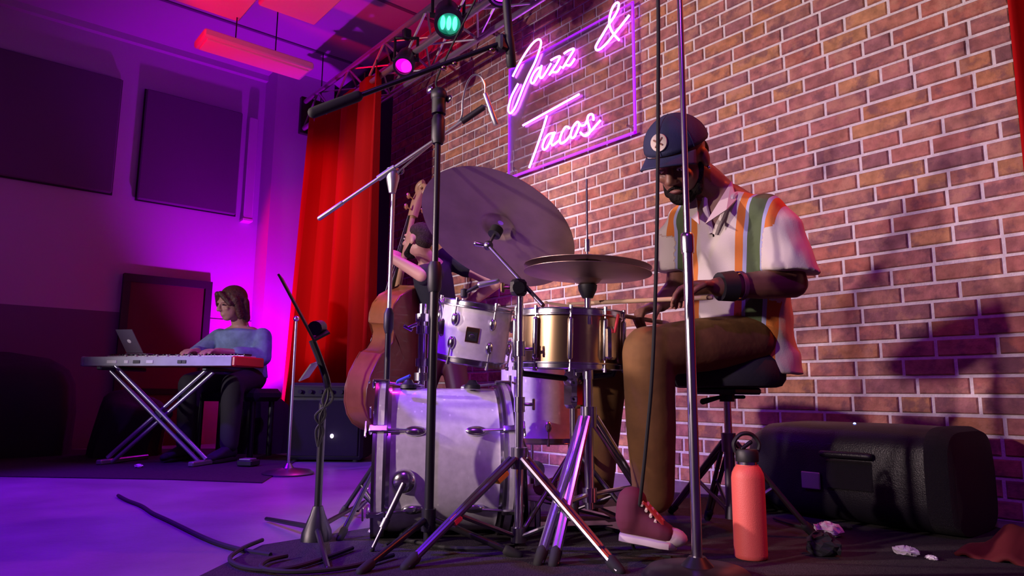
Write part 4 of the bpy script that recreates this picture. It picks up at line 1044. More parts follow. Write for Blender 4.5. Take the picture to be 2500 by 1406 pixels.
cable([(1890, 1275), (1935, 1290), (1985, 1300), (2080, 1298)], 'thin cable crossing the rug behind the bottle', .005, .014)
def crumple(px, py, s, label, mm, nm, seed, zs=.5):
    rg = random.Random(seed); c = V(*onz(px, py)[:2], .006)
    q = MB(); q.ell(c + UP * s * zs * .8, (s, s * .6, s * zs), None, 18, 12)
    q.v = [tuple(np.array(p) + V(rg.uniform(-1, 1), rg.uniform(-1, 1), rg.uniform(-.6, .8)) * s * .16) for p in q.v]
    q.v = [(p[0], p[1], max(p[2], .007)) for p in q.v]
    o = obj(nm, q, M[mm], base=c, smooth=0); return tag(o, label, 'bag' if 'bag' in nm else 'wrapper')
crumple(2022, 1312, .045, 'crumpled clear plastic bag beside the throne foot', 'plastic_clear', 'plastic_bag', 1)
crumple(2012, 1362, .05, 'small black pouch on the rug by the throne foot', 'tee', 'black_bag', 2, .7)
crumple(2215, 1360, .035, 'crumpled shiny wrapper on the floor in front of the monitor', 'plastic_clear', 'wrapper', 3, .35)
crumple(2275, 1372, .016, 'tiny scrap of wrapper right of the crumpled one', 'plastic_clear', 'wrapper_scrap', 4, .4)
crumple(338, 1143, .035, 'scrap of white cloth tape on the rug below the keyboard', 'ivory', 'tape_scrap', 6, .25)

# ================================================================== DOUBLE BASS
hb = ray(950, 900); hb = nrm(V(hb[0], hb[1], 0)); rb_ = V(hb[1], -hb[0], 0)
bn = -hb * math.cos(math.radians(50)) + rb_ * math.sin(math.radians(50))      # back plate normal
bu = nrm(UP + rb_ * .17 + hb * .05)
bn = nrm(bn - bu * (bn @ bu)); bs = np.cross(bu, bn)                            # bs: to the right seen on the back plate
if bs @ rb_ < 0: bs = -bs
bo = at(960, 1060, 4.45)
t = thing('double_bass', 'brown wooden double bass leaning beside the bass player', 'double bass', V(*(bo - bu * bo[2] / bu[2])[:2], 0))
half = [(0, 0), (.004, .10), (.03, .19), (.08, .255), (.15, .30), (.24, .32), (.33, .312), (.41, .283), (.468, .258), (.478, .240), (.505, .205), (.56, .178), (.62, .182), (.660, .212), (.668, .236), (.72, .248), (.79, .238), (.86, .195), (.92, .115), (.96, .045), (.98, .03)]
out = [(w_, s_) for s_, w_ in half] + [(-w_, s_) for s_, w_ in half[::-1] if w_ > 0]
out = [(p[0] if True else 0, p[1]) for p in out]
def bp(w_, s_, d_): return bo + bs * w_ + bu * s_ - bn * d_
RD = .185
N = len(out)
q = MB(); q.add([bp(w_, s_, 0.004) for w_, s_ in out] + [bp(w_, s_, RD * (1 - .12 * max(0, s_ - .55))) for w_, s_ in out], [(k, (k + 1) % N, N + (k + 1) % N, N + k) for k in range(N)]); obj('ribs', q, M['woodbass'], t, smooth=50, fix=True)
def plate(d0, sg, m_, nm):
    q = MB(); rings = []; vs = [bp(0, .40, d0 - sg * .02)]; fs = []
    for f_ in (1.03, 1.0, .92, .6):
        hgt = {1.03: 0, 1.0: .004, .92: .008, .6: .017}[f_]
        vs += [bp(w_ * f_, .42 + (s_ - .42) * (f_ if f_ < 1 else 1 + (f_ - 1) * .6), d0 - sg * hgt) for w_, s_ in out]
    for r in range(3): fs += [(1 + r * N + k, 1 + r * N + (k + 1) % N, 1 + (r + 1) * N + (k + 1) % N, 1 + (r + 1) * N + k) for k in range(N)]
    fs += [(0, 1 + 3 * N + k, 1 + 3 * N + (k + 1) % N) for k in range(N)]
    fs += [tuple(1 + k for k in range(N))]
    q.add(vs, fs); return obj(nm, q, m_, t, smooth=35, fix=True)
plate(.004, 1, M['woodbassdark'], 'back_plate'); plate(RD, -1, M['woodbass'], 'top_plate')
fd = RD + .03
q = MB(); q.loft([(bp(0, .93, fd - .01), bs * .032, -bn * .028), (bp(0, 1.0, fd), bs * .026, -bn * .020), (bp(0, 1.5, fd + .0), bs * .021, -bn * .017)], 14); obj('neck', q, M['maple'], t)
q = MB(); q.loft([(bp(0, .62, fd + .062), bs * .042, -bn * .006), (bp(0, 1.0, fd + .03), bs * .032, -bn * .006), (bp(0, 1.5, fd + .022), bs * .022, -bn * .006)], 10, 4); obj('fingerboard', q, M['ebony'], t)
q = MB(); q.loft([(bp(0, 1.49, fd), bs * .030, -bn * .030), (bp(0, 1.60, fd - .01), bs * .034, -bn * .032), (bp(0, 1.68, fd - .03), bs * .026, -bn * .03)], 12, 4); pgb = obj('pegbox', q, M['maple'], t)
q = MB(); q.tube([bp(0, 1.70 + .045 * math.cos(a) * (1 - a / 14), fd - .035 + .045 * math.sin(a) * (1 - a / 14)) for a in np.linspace(0, 9.4, 40)], [.024 - .0003 * k for k in range(40)], 10); obj('scroll', q, M['maple'], pgb)
for k in range(4):
    sg = 1 if k % 2 else -1; p = bp(0, 1.53 + .04 * k, fd)
    q = MB(); q.cyl(p, p + bs * sg * .075, .005, n=8); q.ell(p + bs * sg * .09, (.022, .022, .006), np.stack([bs, bu, bn], 1)); obj('tuning_key', q, M['brass'], pgb)
q = MB(); q.prism([(-.07, 0), (.07, 0), (.055, .07), (.045, .115), (0, .13), (-.045, .115), (-.055, .07)], bp(0, .44, RD + .018), bs, -bn, bu * .012); obj('bridge', q, M['maple'], t, fix=True)
q = MB(); q.loft([(bp(0, .03, RD + .05), bs * .03, -bn * .01), (bp(0, .30, RD + .075), bs * .05, -bn * .01)], 10, 4); obj('tailpiece', q, M['ebony'], t)
for k in range(4):
    x_ = -.033 + .022 * k; q = MB(); q.tube([bp(x_, .30, RD + .085), bp(x_ * 1.2, .446, RD + .150), bp(x_ * .5, 1.49, fd + .03)], .0016, 5); obj('string', q, M['greymetal'], t)
for sg in (-1, 1):
    q = MB(); q.tube(spline([bp(sg * .10, .50, RD + .020), bp(sg * .115, .46, RD + .0185), bp(sg * .135, .40, RD + .0175), bp(sg * .155, .34, RD + .0165), bp(sg * .17, .30, RD + .0165)], 4), .007, 6); obj('f_hole', q, M['ebony'], t)
q = MB(); e0 = bp(0, .0, RD * .5); q.cyl(e0, V(*(e0 - bu * e0[2] / bu[2])[:2], .006), .006, n=8); obj('endpin', q, M['chrome'], t)

# ================================================================== PEOPLE
def fuse(q, voxel, it=6, off=(0, 0, 0), name='body'):
    me = q.mesh(name + '_tmp', (0, 0, 0), 0); o = bpy.data.objects.new('tmp', me); COL.objects.link(o)
    r = o.modifiers.new('r', 'REMESH'); r.mode = 'VOXEL'; r.voxel_size = voxel; r.use_smooth_shade = True
    s = o.modifiers.new('s', 'SMOOTH'); s.factor = .5; s.iterations = it
    dg = bpy.context.evaluated_depsgraph_get(); dg.update()
    nm = bpy.data.meshes.new_from_object(o.evaluated_get(dg)); nm.name = name
    bpy.data.objects.remove(o); bpy.data.meshes.remove(me)
    n = len(nm.vertices); c = np.empty(n * 3, np.float32); nm.vertices.foreach_get('co', c)
    c = (c.reshape(-1, 3) - np.asarray(off, np.float32)); nm.vertices.foreach_set('co', c.ravel())
    nm.shade_smooth(); nm.update(); return nm
def head(q, C, up, fw, s=1.0):
    up = nrm(up); fw = nrm(fw - up * (fw @ up)); rt = np.cross(fw, up); R3 = np.stack([rt, fw, up], 1)
    P = lambda x, y, z: C + (rt * x + fw * y + up * z) * s
    E = lambda x, y, z, r: q.ell(P(x, y, z), np.array(r) * s, R3, 20, 14)
    E(0, -.012, .035, (.076, .094, .085)); E(0, .022, -.035, (.062, .068, .072)); E(0, .048, -.085, (.036, .034, .026))
    E(0, .07, .028, (.058, .022, .014)); q.cap(P(0, .088, .012), P(0, .108, -.022), .0095 * s, .0145 * s)
    for sg in (-1, 1):
        E(sg * .076, -.008, -.005, (.012, .022, .033)); E(sg * .036, .066, -.022, (.022, .018, .018)); E(sg * .012, .098, -.028, (.010, .012, .009))
    E(0, .084, -.058, (.024, .010, .006)); E(0, .082, -.068, (.020, .011, .0065))
    return P, R3
def hand(q, wr, dr, pn, th, s=1.0, curl=(.9, .9, .9, .95), open_=0.0):
    dr = nrm(dr); pn = nrm(pn - dr * (pn @ dr)); th = nrm(th - dr * (th @ dr) - pn * (th @ pn))
    q.loft([(wr - dr * .02 * s, th * .026 * s, pn * .019 * s), (wr + dr * .015 * s, th * .032 * s, pn * .018 * s), (wr + dr * .055 * s, th * .041 * s, pn * .016 * s), (wr + dr * .088 * s, th * .040 * s, pn * .013 * s)], 14, 2.6)
    tips = []
    for k, (L, cu) in enumerate(zip((.072, .080, .075, .058), curl)):
        p = wr + dr * (.086 - .004 * abs(k - 1)) * s + th * (.031 - .0205 * k) * s; d = dr; r = (.0098, .0100, .0095, .0085)[k] * s
        for j, f_ in enumerate((.45, .32, .23)):
            a = cu * (.75, 1.0, .7)[j]; d = nrm(d * math.cos(a) + np.cross(np.cross(d, pn), d) * math.sin(a)) if a else d
            e = p + d * L * f_ * s; q.cap(p, e, r, r * .92, 10); p = e; r *= .93
        tips.append(p)
    p = wr + dr * .022 * s + th * .030 * s; d = nrm(th * .75 + dr * .65 + pn * .35)
    q.cap(p - th * .012 * s, p + d * .034 * s, .0135 * s, .0115 * s); p = p + d * .034 * s
    d = nrm(dr * .9 + th * .15 + pn * .55); q.cap(p, p + d * .030 * s, .0112 * s, .0100 * s); p = p + d * .030 * s
    q.cap(p, p + nrm(d + pn * .4) * .024 * s, .0100 * s, .0085 * s); return tips
def limb(q, pts, rs, n=14):
    for (a, b2, r1, r2) in zip(pts[:-1], pts[1:], rs[:-1], rs[1:]): q.cap(a, b2, r1, r2, n)
def sneaker(t, heel, toe, up=UP, s=1.0, um='canvas', second=None, sole='sole'):
    fw = nrm(toe - heel); L = np.linalg.norm(toe - heel); up = nrm(up - fw * (up @ fw)); sd = np.cross(fw, up)
    prof = [(0, .030), (.08, .036), (.3, .038), (.5, .040), (.72, .047), (.88, .042), (.97, .025), (1, .012)]
    root = t
    q = MB(); q.loft([(heel + fw * L * u + up * .012, sd * w_ * s, up * .012) for u, w_ in prof], 16, 4); so = obj('shoe_sole', q, M[sole], root)
    q = MB(); q.loft([(heel + fw * L * u + up * (h * .5 + .018) * 1.0, sd * w_ * s * .93, up * h * .5) for (u, w_), h in zip(prof, (.07, .085, .085, .07, .052, .040, .028, .018))], 18, 2.6)
    q.cap(heel + fw * L * .17 + up * .06, heel + fw * L * .16 + up * .105, .042 * s, .040 * s, 14)
    obj('shoe_upper', fuse(q, .006, 4, WL[root.name], 'shoe_upper'), M[um], root)
    q = MB(); q.ell(heel + fw * L * .90 + up * .030, np.array((.040, .034, .024)) * s, np.stack([fw, sd, up], 1), 14, 8); obj('toe_cap', q, M[sole], root)
    if second:
        q = MB(); q.loft([(heel + fw * L * u + up * hh, sd * w_ * s, up * .006) for u, hh, w_ in ((.30, .118, .024), (.42, .104, .028), (.56, .086, .030), (.70, .068, .032), (.80, .054, .028))], 10, 3); obj('shoe_tongue', q, M[second], root)
        for k in range(5):
            u = .36 + .085 * k; hh = .121 - .0125 * k
            q = MB(); q.tube([heel + fw * L * u + up * (hh - .016) - sd * .036, heel + fw * L * u + up * hh, heel + fw * L * u + up * (hh - .016) + sd * .036], .0042, 6); obj('lace', q, M['cream'], root)

# ---------------------------------------------------------------- drummer
hipC = at(1828, 862, 2.33)
t = thing('person', 'drummer in a navy cap and striped cream shirt, seated with sticks over the snare', 'person', V(hipC[0], hipC[1], 0))
OFF = WL[t.name]
shL, shR = at(1884, 512, 2.13), at(1664, 528, 2.33)
elL, wrL = at(1936, 692, 2.10), at(1752, 700, 2.04)
elR, wrR = at(1655, 700, 2.40), at(1612, 742, 2.34)
hpL, hpR = at(1836, 826, 2.22), at(1812, 826, 2.40)
knL, anL = at(1582, 858, 2.08), at(1596, 1228, 2.13)
knR, anR = at(1478, 905, 2.36), at(1452, 1215, 2.34)
heelL, toeL = onz(1514, 1318, .060), onz(1652, 1342, .045)
sv = nrm(shL - shR); cf = nrm(np.cross(sv, UP))
HC = at(1662, 392, 2.16)
hu = nrm(-.36 * CR + .84 * CU - .40 * CF); hf = nrm(-CF * .70 - CR * .56 - CU * .44)
spine = [(1818, 872, 2.33, .170, .122), (1808, 790, 2.31, .166, .122), (1797, 690, 2.285, .168, .122), (1782, 590, 2.26, .176, .120), (1770, 530, 2.245, .172, .102), (1760, 484, 2.24, .120, .078), (1752, 455, 2.235, .070, .062)]
q = MB()
q.loft([(at(x, y, d), sv * w_ * .92, cf * h_ * .93) for x, y, d, w_, h_ in spine], 24)
P, R3 = head(q, HC, hu, hf, 1.0)
limb(q, [at(1752, 478, 2.24), at(1728, 452, 2.215), HC - hu * .03 - hf * .025], [.062, .058, .056])
limb(q, [shL - UP * .02, elL, elL + (wrL - elL) * .45, wrL], [.040, .044, .043, .029]); limb(q, [shR - UP * .02, elR, wrR], [.040, .042, .029])
q.ell(hipC + UP * .04, (.13, .12, .07)); limb(q, [hpL, knL, anL], [.068, .055, .036]); limb(q, [hpR, knR, anR], [.075, .055, .036])
dl = nrm(at(1640, 706, 2.06) - wrL); hand(q, wrL, dl, nrm(-UP * .8 - CF * .2), nrm(-CF * .6 + UP * .5), 1.0, (.55, .65, .7, .75))
dr_ = nrm(at(1545, 768, 2.30) - wrR); hand(q, wrR, dr_, nrm(-UP * .9 - CF * .1), nrm(-CF * .9 + UP * .2), 1.0, (.95, 1.0, 1.0, 1.05))
body = obj('body', fuse(q, .0048, 5, OFF, 'body'), M['skin_dark'], t)
for sg in (-1, 1):
    q = MB(); q.ell(P(sg * .033, .083, .006), (.012, .008, .006), R3, 12, 8); ey = obj('eye', q, M['ivory'], body)
    q = MB(); q.ell(P(sg * .033, .0885, .005), (.0045, .003, .0045), R3, 8, 6); obj('iris', q, M['ebony'], ey)
q = MB(); q.ell(P(0, .084, -.063), (.021, .0125, .0075), R3, 14, 8); obj('lips', q, mat('lips', (.16, .05, .045), .5), body)
# beard and moustache
q = MB(); q.ell(P(0, .048, -.092), (.045, .044, .033), R3, 18, 12)
for sg in (-1, 1): q.cap(P(sg * .060, .005, -.02), P(sg * .045, .040, -.085), .013, .019); q.cap(P(sg * .004, .094, -.047), P(sg * .026, .082, -.062), .006, .006)
bd = fuse(q, .005, 3, OFF, 'beard'); obj('beard', bd, M['hair_black'], t)
q = MB(); q.ell(P(0, -.05, .005), (.072, .062, .055), R3, 20, 14); obj('hair', fuse(q, .006, 2, OFF, 'hair'), M['hair_black'], t)
q = MB(); q.ell(P(.083, .0, -.035), .0055); obj('earring', q, M['chrome'], t)
q = MB(); q.ell(P(-.083, .0, -.035), .0055); obj('earring', q, M['chrome'], t)
# shirt
q = MB(); q.loft([(at(x, y, d), sv * w_, cf * h_) for x, y, d, w_, h_ in spine[:-1]] , 28, 2.3)
q.loft([(at(1832, 905, 2.34), sv * .172, cf * .128), (at(1818, 850, 2.33), sv * .172, cf * .124)], 28, 2.3)
eL = shL + (elL - shL) * .86; eR = shR + (elR - shR) * .8
q.loft([(shL - nrm(eL - shL) * .03 - sv * .02, sv * .055, cf * .06), (shL + (eL - shL) * .2, sv * .076, cf * .078), (shL + (eL - shL) * .6, sv * .082, cf * .086), (eL, sv * .088, cf * .092)], 20)
q.loft([(shR + sv * .02, sv * .055, cf * .06), (shR + (eR - shR) * .3, sv * .074, cf * .078), (eR, sv * .08, cf * .086)], 20)
q.ell(shL - sv * .03 - UP * .012, (.075, .075, .062)); q.ell(shR + sv * .03 - UP * .012, (.075, .075, .062))
sm = fuse(q, .0060, 6, OFF, 'shirt')
O1, O2 = at(1748, 470, 2.14), at(1672, 690, 2.08); dn = nrm(O2 - O1); sx = nrm(sv - dn * (sv @ dn)); fx = np.cross(sx, dn)
n = len(sm.vertices); co = np.empty(n * 3, np.float32); sm.vertices.foreach_get('co', co); co = co.reshape(-1, 3) + OFF
cx = (co - O1) @ sx; dd = (co - O1) @ dn
def dist_seg(p, a, b2):
    t_ = np.clip(((p - a) @ (b2 - a)) / ((b2 - a) @ (b2 - a)), 0, 1); return np.linalg.norm(p - (a + t_[:, None] * (b2 - a)), axis=1), t_
for (a, b2) in ((shL, eL), (shR, eR)):
    ds, tt = dist_seg(co, a, b2); k = (tt > .30) & (ds < .10) & (np.abs(cx) > .15); cx[k] = .4
# wrinkle displacement
wr_ = .0035 * np.sin(co[:, 2] * 55 + co[:, 0] * 30) * np.sin(co[:, 0] * 38 + co[:, 1] * 22)
nv = np.empty(n * 3, np.float32); sm.vertex_normals.foreach_get('vector', nv); nv = nv.reshape(-1, 3)
sm.vertices.foreach_set('co', (co - OFF + nv * wr_[:, None]).astype(np.float32).ravel())
at_ = sm.attributes.new('chest_x', 'FLOAT', 'POINT'); at_.data.foreach_set('value', cx.astype(np.float32))
import bmesh
bmx = bmesh.new(); bmx.from_mesh(sm); bmx.verts.ensure_lookup_table(); kill = []
for f_ in bmx.faces:
    c = np.array(f_.calc_center_median()) + OFF; x_ = (c - O1) @ sx; d_ = (c - O1) @ dn; f2 = (c - at(1770, 530, 2.245)) @ cf
    if f2 > .0 and -.06 < d_ < .115 and abs(x_ + .004) < .046 * (1 - max(d_, 0) / .115): kill.append(f_)
bmesh.ops.delete(bmx, geom=kill, context='FACES'); bmx.to_mesh(sm); bmx.free()
def shirt_mat():
    m = mat('striped_knit', (.66, .60, .55), .85, bump=.10, bscale=300); nt = m.node_tree; b = nt.nodes['Principled BSDF']
    a = nt.nodes.new('ShaderNodeAttribute'); a.attribute_name = 'chest_x'
    ab = nt.nodes.new('ShaderNodeMath'); ab.operation = 'ABSOLUTE'; nt.links.new(a.outputs['Fac'], ab.inputs[0])
    mr = nt.nodes.new('ShaderNodeMath'); mr.operation = 'MULTIPLY'; mr.inputs[1].default_value = 4.0; nt.links.new(ab.outputs[0], mr.inputs[0])
    cr = nt.nodes.new('ShaderNodeValToRGB'); cr.color_ramp.interpolation = 'CONSTANT'; e = cr.color_ramp.elements
    cream, org, lav, grn = (.66, .60, .55, 1), (.66, .20, .035, 1), (.40, .42, .66, 1), (.085, .13, .055, 1)
    stops = [(0, cream), (.062, org), (.084, lav), (.095, grn), (.140, lav), (.151, org), (.178, cream)]
    e[0].position = 0; e[0].color = cream; e[1].position = stops[1][0] * 4; e[1].color = org
    for x_, c in stops[2:]:
        k = e.new(x_ * 4); k.color = c
    nt.links.new(mr.outputs[0], cr.inputs[0]); nt.links.new(cr.outputs[0], b.inputs['Base Color']); return m
M['shirt'] = shirt_mat()
sh = obj('shirt', sm, M['shirt'], t)
sel = co[((co - at(1770, 530, 2.245)) @ cf) > 0]
for sg in (-1, 1):
    pts = []
    for d_ in np.linspace(-.035, .118, 14):
        x_ = -.004 + sg * .048 * (1 - max(d_, 0) / .118)
        e = np.abs((sel - O1) @ sx - x_) + np.abs((sel - O1) @ dn - d_); k = np.argsort(e)[:6]
        pts.append(sel[k].mean(0) + cf * .002)
    q = MB(); q.tube(spline(pts[::2], 4), .0095, 8); obj('placket_edge', q, M.setdefault('cream_shirt', mat('cream_knit', (.66, .60, .55), .85, bump=.1, bscale=300)), sh)
# collar: band round the neck and two lapels
nb = at(1752, 462, 2.235)
q = MB(); q.loft([(nb - UP * .03 - cf * .01, sv * .078, cf * .072), (nb + UP * .012 - cf * .025, sv * .072, cf * .064), (nb + UP * .016 - cf * .025, sv * .066, cf * .058)], 24); 
vp = O1 + dn * .112 + cf * .012
for sg in (-1, 1):
    a = nb + sv * sg * .062 + cf * .03 + UP * .012; b2 = nb + sv * sg * .085 + cf * .055 - UP * .055; c2 = vp + sv * sg * .01; 
    m1 = c2 + (b2 - c2) * .55 + sv * sg * .016 + cf * .006
    q2 = MB(); q2.prism([(0, 0), (1, 0), (1, 1), (0, 1)], a, b2 - a, V(0, 0, 0), V(0, 0, 0))
    th_ = cf * .006
    q3 = MB(); q3.add([a, b2, m1, c2, a + th_, b2 + th_, m1 + th_, c2 + th_], [(3, 2, 1, 0), (4, 5, 6, 7), (0, 1, 5, 4), (1, 2, 6, 5), (2, 3, 7, 6), (3, 0, 4, 7)])
    obj('collar_lapel', q3, M['cream_shirt'] if 'cream_shirt' in M else M.setdefault('cream_shirt', mat('cream_knit', (.66, .60, .55), .85, bump=.1, bscale=300)), sh, smooth=0, fix=True)
# trousers
q = MB(); q.ell(hipC + UP * .035, (.15, .14, .085)); limb(q, [hpL, hpL + (knL - hpL) * .5, knL], [.078, .084, .076], 18); limb(q, [knL, knL + (anL - knL) * .5, anL + UP * .03], [.078, .075, .064], 18)
limb(q, [hpR, knR, anR + UP * .03], [.080, .076, .062], 18)
pm = fuse(q, .007, 8, OFF, 'trousers'); obj('trousers', pm, M['pants'], t)
# shoes
sneaker(t, heelL, toeL, UP, 1.05, 'canvas', 'canvas_or')
hR = V(anR[0], anR[1], .075); sneaker(t, hR - nrm(V(*(-ax)[:2], 0)) * -.02, hR + ax * .24 + UP * .03, UP, 1.0, 'canvas', 'canvas_or')
# cap
q = MB(); cc = P(0, .0, .064)
def dome(u, v):
    a = 2 * math.pi * u; th_ = (math.pi / 2) * v
    return cc + R3 @ V(.090 * math.cos(a) * math.cos(th_), .108 * math.sin(a) * math.cos(th_), -.012 + .095 * math.sin(th_) + .010 * math.sin(a) * math.cos(th_))
q.grid(dome, 36, 12); cp = obj('cap', q, M['navy'], t, smooth=60)
md = cp.modifiers.new('thick', 'SOLIDIFY'); md.thickness = .004; md.offset = 1
q = MB(); q.grid(lambda u, v: cc + R3 @ V(.090 * math.sin((u - .5) * 2.3) * (1 + .12 * v), .104 * math.cos((u - .5) * 2.1) + .060 * v * math.cos((u - .5) * 1.7), -.006 - .004 * v - .026 * (2 * u - 1) ** 2 * (.4 + v)), 20, 8)
br = obj('cap_brim', q, M['navy'], cp, smooth=60); md = br.modifiers.new('thick', 'SOLIDIFY'); md.thickness = .005
q = MB(); q.ell(cc + R3 @ V(0, 0, .085), .005); obj('cap_button', q, M['navy'], cp)
for a0 in (math.pi / 2, math.pi / 2 + 1.05, math.pi / 2 - 1.05, math.pi / 2 + 2.1, math.pi / 2 - 2.1):
    q = MB(); q.tube([cc + R3 @ (1.045 * V(.090 * math.cos(a0) * math.cos(th_), .108 * math.sin(a0) * math.cos(th_), -.012 + .095 * math.sin(th_) + .010 * math.sin(a0) * math.cos(th_))) for th_ in np.linspace(.02, 1.5, 12)], .0014, 5); obj('cap_seam', q, M['navy'], cp)
bdir = nrm(hf * .93 + hu * .36)
bc_ = cc + R3 @ V(0, .108 * math.cos(.42), -.012 + .095 * math.sin(.42) + .012); bR = np.stack([R3[:, 0], np.cross(bdir, R3[:, 0]), bdir], 1)
q = MB(); q.cyl(bc_ - bdir * .002, bc_ + bdir * .006, .026, n=28); bg = obj('cap_badge', q, M['cream'], cp)
q = MB()
for (a, b2) in (((-.012, -.012), (.010, .012)), ((-.012, .008), (.014, -.008)), ((0, -.016), (.002, .014))): q.cap(bc_ + bR @ V(a[0], a[1], .007), bc_ + bR @ V(b2[0], b2[1], .007), .0026)
obj('badge_mark', q, mat('badge_brown', (.30, .15, .10), .8), bg)
# wristbands
dL = nrm(elL - wrL)
q = MB(); q.cyl(wrL + dL * .005, wrL + dL * .050, .042, .046, n=20); o = obj('wristband', q, M['wb_black'], t); o['label'] = 'wide black wristband'
q = MB(); q.lathe([(.040, -.006), (.044, -.006), (.044, .006), (.040, .006)], wrL + dL * .072, dL, 20, closed=True); o = obj('bracelet', q, mat('plum_band', (.10, .02, .08), .6), t)
# sticks
def stick(tip, butt, label):
    d = nrm(butt - tip); L = np.linalg.norm(butt - tip)
    tt = thing('drum_stick', label, 'drum stick', tip, 'drum sticks in the hands of the drummer')
    q = MB(); q.lathe([(.0035, .010), (.0045, .02), (.0068, .10), (.0073, L - .01), (.006, L), (0, L)], tip, d, 14); obj('shaft', q, M['wood_stick'], tt)
    q = MB(); q.lathe([(0, -.004), (.0035, -.002), (.0055, .004), (.0035, .011), (0, .012)], tip, d, 12); obj('bead', q, M['wood_stick'], tt)
gl = wrL + dl * .075 - UP * .030; tipL = at(1385, 742, 2.20); stick(tipL, gl + nrm(gl - tipL) * .06, 'wooden drum stick in the upper hand, over the snare')
gr = wrR + dr_ * .085 - UP * .022; tipR = at(1330, 738, 2.26); stick(tipR, gr + nrm(gr - tipR) * .10, 'wooden drum stick in the lower hand, crossing the snare rim')

# ---------------------------------------------------------------- bass player
D = 4.62
fp = V(*at(1075, 900, 4.72)[:2], 0)
t = thing('person', 'bass player in a black t-shirt standing behind the double bass, hand on its neck', 'person', fp)
OFF = WL[t.name]
HC = at(1020, 588, D); hu = nrm(UP + CR * .10 - CF * .05); hf = nrm(-CR * .80 + CF * .42 - UP * .18)
nk = at(1048, 636, D + .06); shL, shR = at(1058, 668, D - .10), at(1090, 628, D + .22)
hand_c = bp(0, 1.17, fd + .0)
elL = at(1030, 672, D - .28); wrL = at(962, 632, D - .26)
elR = at(1212, 690, D + .10); wrR = at(1120, 760, D + .34)
pel = at(1082, 850, 4.74); pel[2] = .88
q = MB(); sv = nrm(shR - shL); cf = nrm(np.cross(UP, sv)); cf = cf if cf @ hf > 0 else -cf
sp = [(pel, .155, .11), (pel + (nk - pel) * .35, .145, .10), (pel + (nk - pel) * .7, .165, .11), (pel + (nk - pel) * .88, .17, .10), (nk, .09, .07)]
q.loft([(c, sv * w_, cf * h_) for c, w_, h_ in sp], 22)
P, R3 = head(q, HC, hu, hf, 1.0)
limb(q, [nk - UP * .02, HC - hu * .05 - hf * .02], [.06, .055])
limb(q, [shL, elL, wrL], [.055, .045, .032]); limb(q, [shR, elR, wrR], [.058, .046, .032])
kL, kR = V(pel[0] - .10, pel[1] - .08, .48), V(pel[0] + .10, pel[1] + .06, .48)
limb(q, [pel - sv * .08, kL, V(kL[0], kL[1], .09)], [.085, .06, .042]); limb(q, [pel + sv * .08, kR, V(kR[0], kR[1], .09)], [.085, .06, .042])
dn_ = nrm(hand_c - wrL); hand(q, wrL, nrm(dn_ + UP * .7), nrm(CF * .8 - CR * .2), nrm(UP * .3 + CR * .6), 1.0, (.7, .7, .7, .75))
hand(q, wrR, nrm(-CR * .5 - UP * .6 + CF * .2), nrm(CF), nrm(UP), 1.0, (.5, .5, .5, .55))
body = obj('body', fuse(q, .0062, 5, OFF, 'body'), M['skin_light'], t)
q = MB(); q.ell(P(0, -.020, .046), (.079, .090, .080), R3, 22, 14); q.ell(P(0, -.048, .005), (.074, .056, .062), R3, 22, 14); obj('hair', fuse(q, .006, 8, OFF, 'hair'), mat('cropped_hair', (.05, .035, .03), .95, noise=.4, nscale=120, bump=.8, bscale=140, spec=.15), t)
q = MB(); q.ell(P(0, .045, -.090), (.046, .046, .032), R3, 18, 12)
for sg in (-1, 1): q.cap(P(sg * .062, .0, -.02), P(sg * .045, .04, -.085), .011, .018)
obj('beard', fuse(q, .006, 3, OFF, 'beard'), M['hair_black'], t)
for sg in (-1, 1):
    q = MB(); q.ell(P(sg * .033, .083, .006), (.012, .008, .006), R3, 10, 6); obj('eye', q, M['ivory'], body)
q = MB(); q.loft([(c, sv * (w_ + .016), cf * (h_ + .018)) for c, w_, h_ in sp[:-1]] + [(nk - UP * .01, sv * .075, cf * .068)], 24); limb(q, [shL, shL + (elL - shL) * .8], [.072, .070], 16); limb(q, [shR, shR + (elR - shR) * .42], [.074, .070], 16)
obj('t_shirt', fuse(q, .008, 6, OFF, 't_shirt'), M['tee'], t)
q = MB(); q.ell(pel - UP * .02, (.16, .13, .12)); limb(q, [pel - sv * .08, kL, V(kL[0], kL[1], .11)], [.10, .078, .06], 16); limb(q, [pel + sv * .08, kR, V(kR[0], kR[1], .11)], [.10, .078, .06], 16)
obj('trousers', fuse(q, .009, 6, OFF, 'trousers'), M['door'], t)
fdv = nrm(V(hf[0], hf[1], 0))
for k_ in (kL, kR):
    h_ = V(k_[0], k_[1], .006) - fdv * .06; sneaker(t, h_, h_ + fdv * .27, UP, 1.0, 'tee', sole='rubber')

# ---------------------------------------------------------------- keyboard player
D = 4.95
fp = V(*at(590, 900, 4.98)[:2], 0)
t = thing('person', 'keyboard player in a blue shirt with chin-length brown hair, looking down at the keys', 'person', fp)
OFF = WL[t.name]
HC = at(566, 742, D - .08); kf = nrm(-kn)
hu = nrm(UP * .95 - kn * .22 - CR * .10); hf = nrm(-kn * .70 - UP * .62 - kx * .35)
nk = at(590, 798, D); pel = V(fp[0], fp[1], .55)
shL, shR = nk + kx * .165 - UP * .075, nk - kx * .165 - UP * .075
shL, shR = shL, shR
elL, elR = at(640, 872, D - .10), at(478, 868, D - .12)
kz_top = kz + .06
wrL, wrR = kc + kx * .20 + kn * .16 + UP * .075, kc + kx * .05 + kn * .16 + UP * .075
q = MB(); sv = kx; cf = -kn
sp = [(pel, .17, .12), (pel + (nk - pel) * .4, .155, .11), (pel + (nk - pel) * .75, .175, .115), (pel + (nk - pel) * .9, .165, .10), (nk, .09, .07)]
q.loft([(c, sv * w_, cf * h_) for c, w_, h_ in sp], 22)
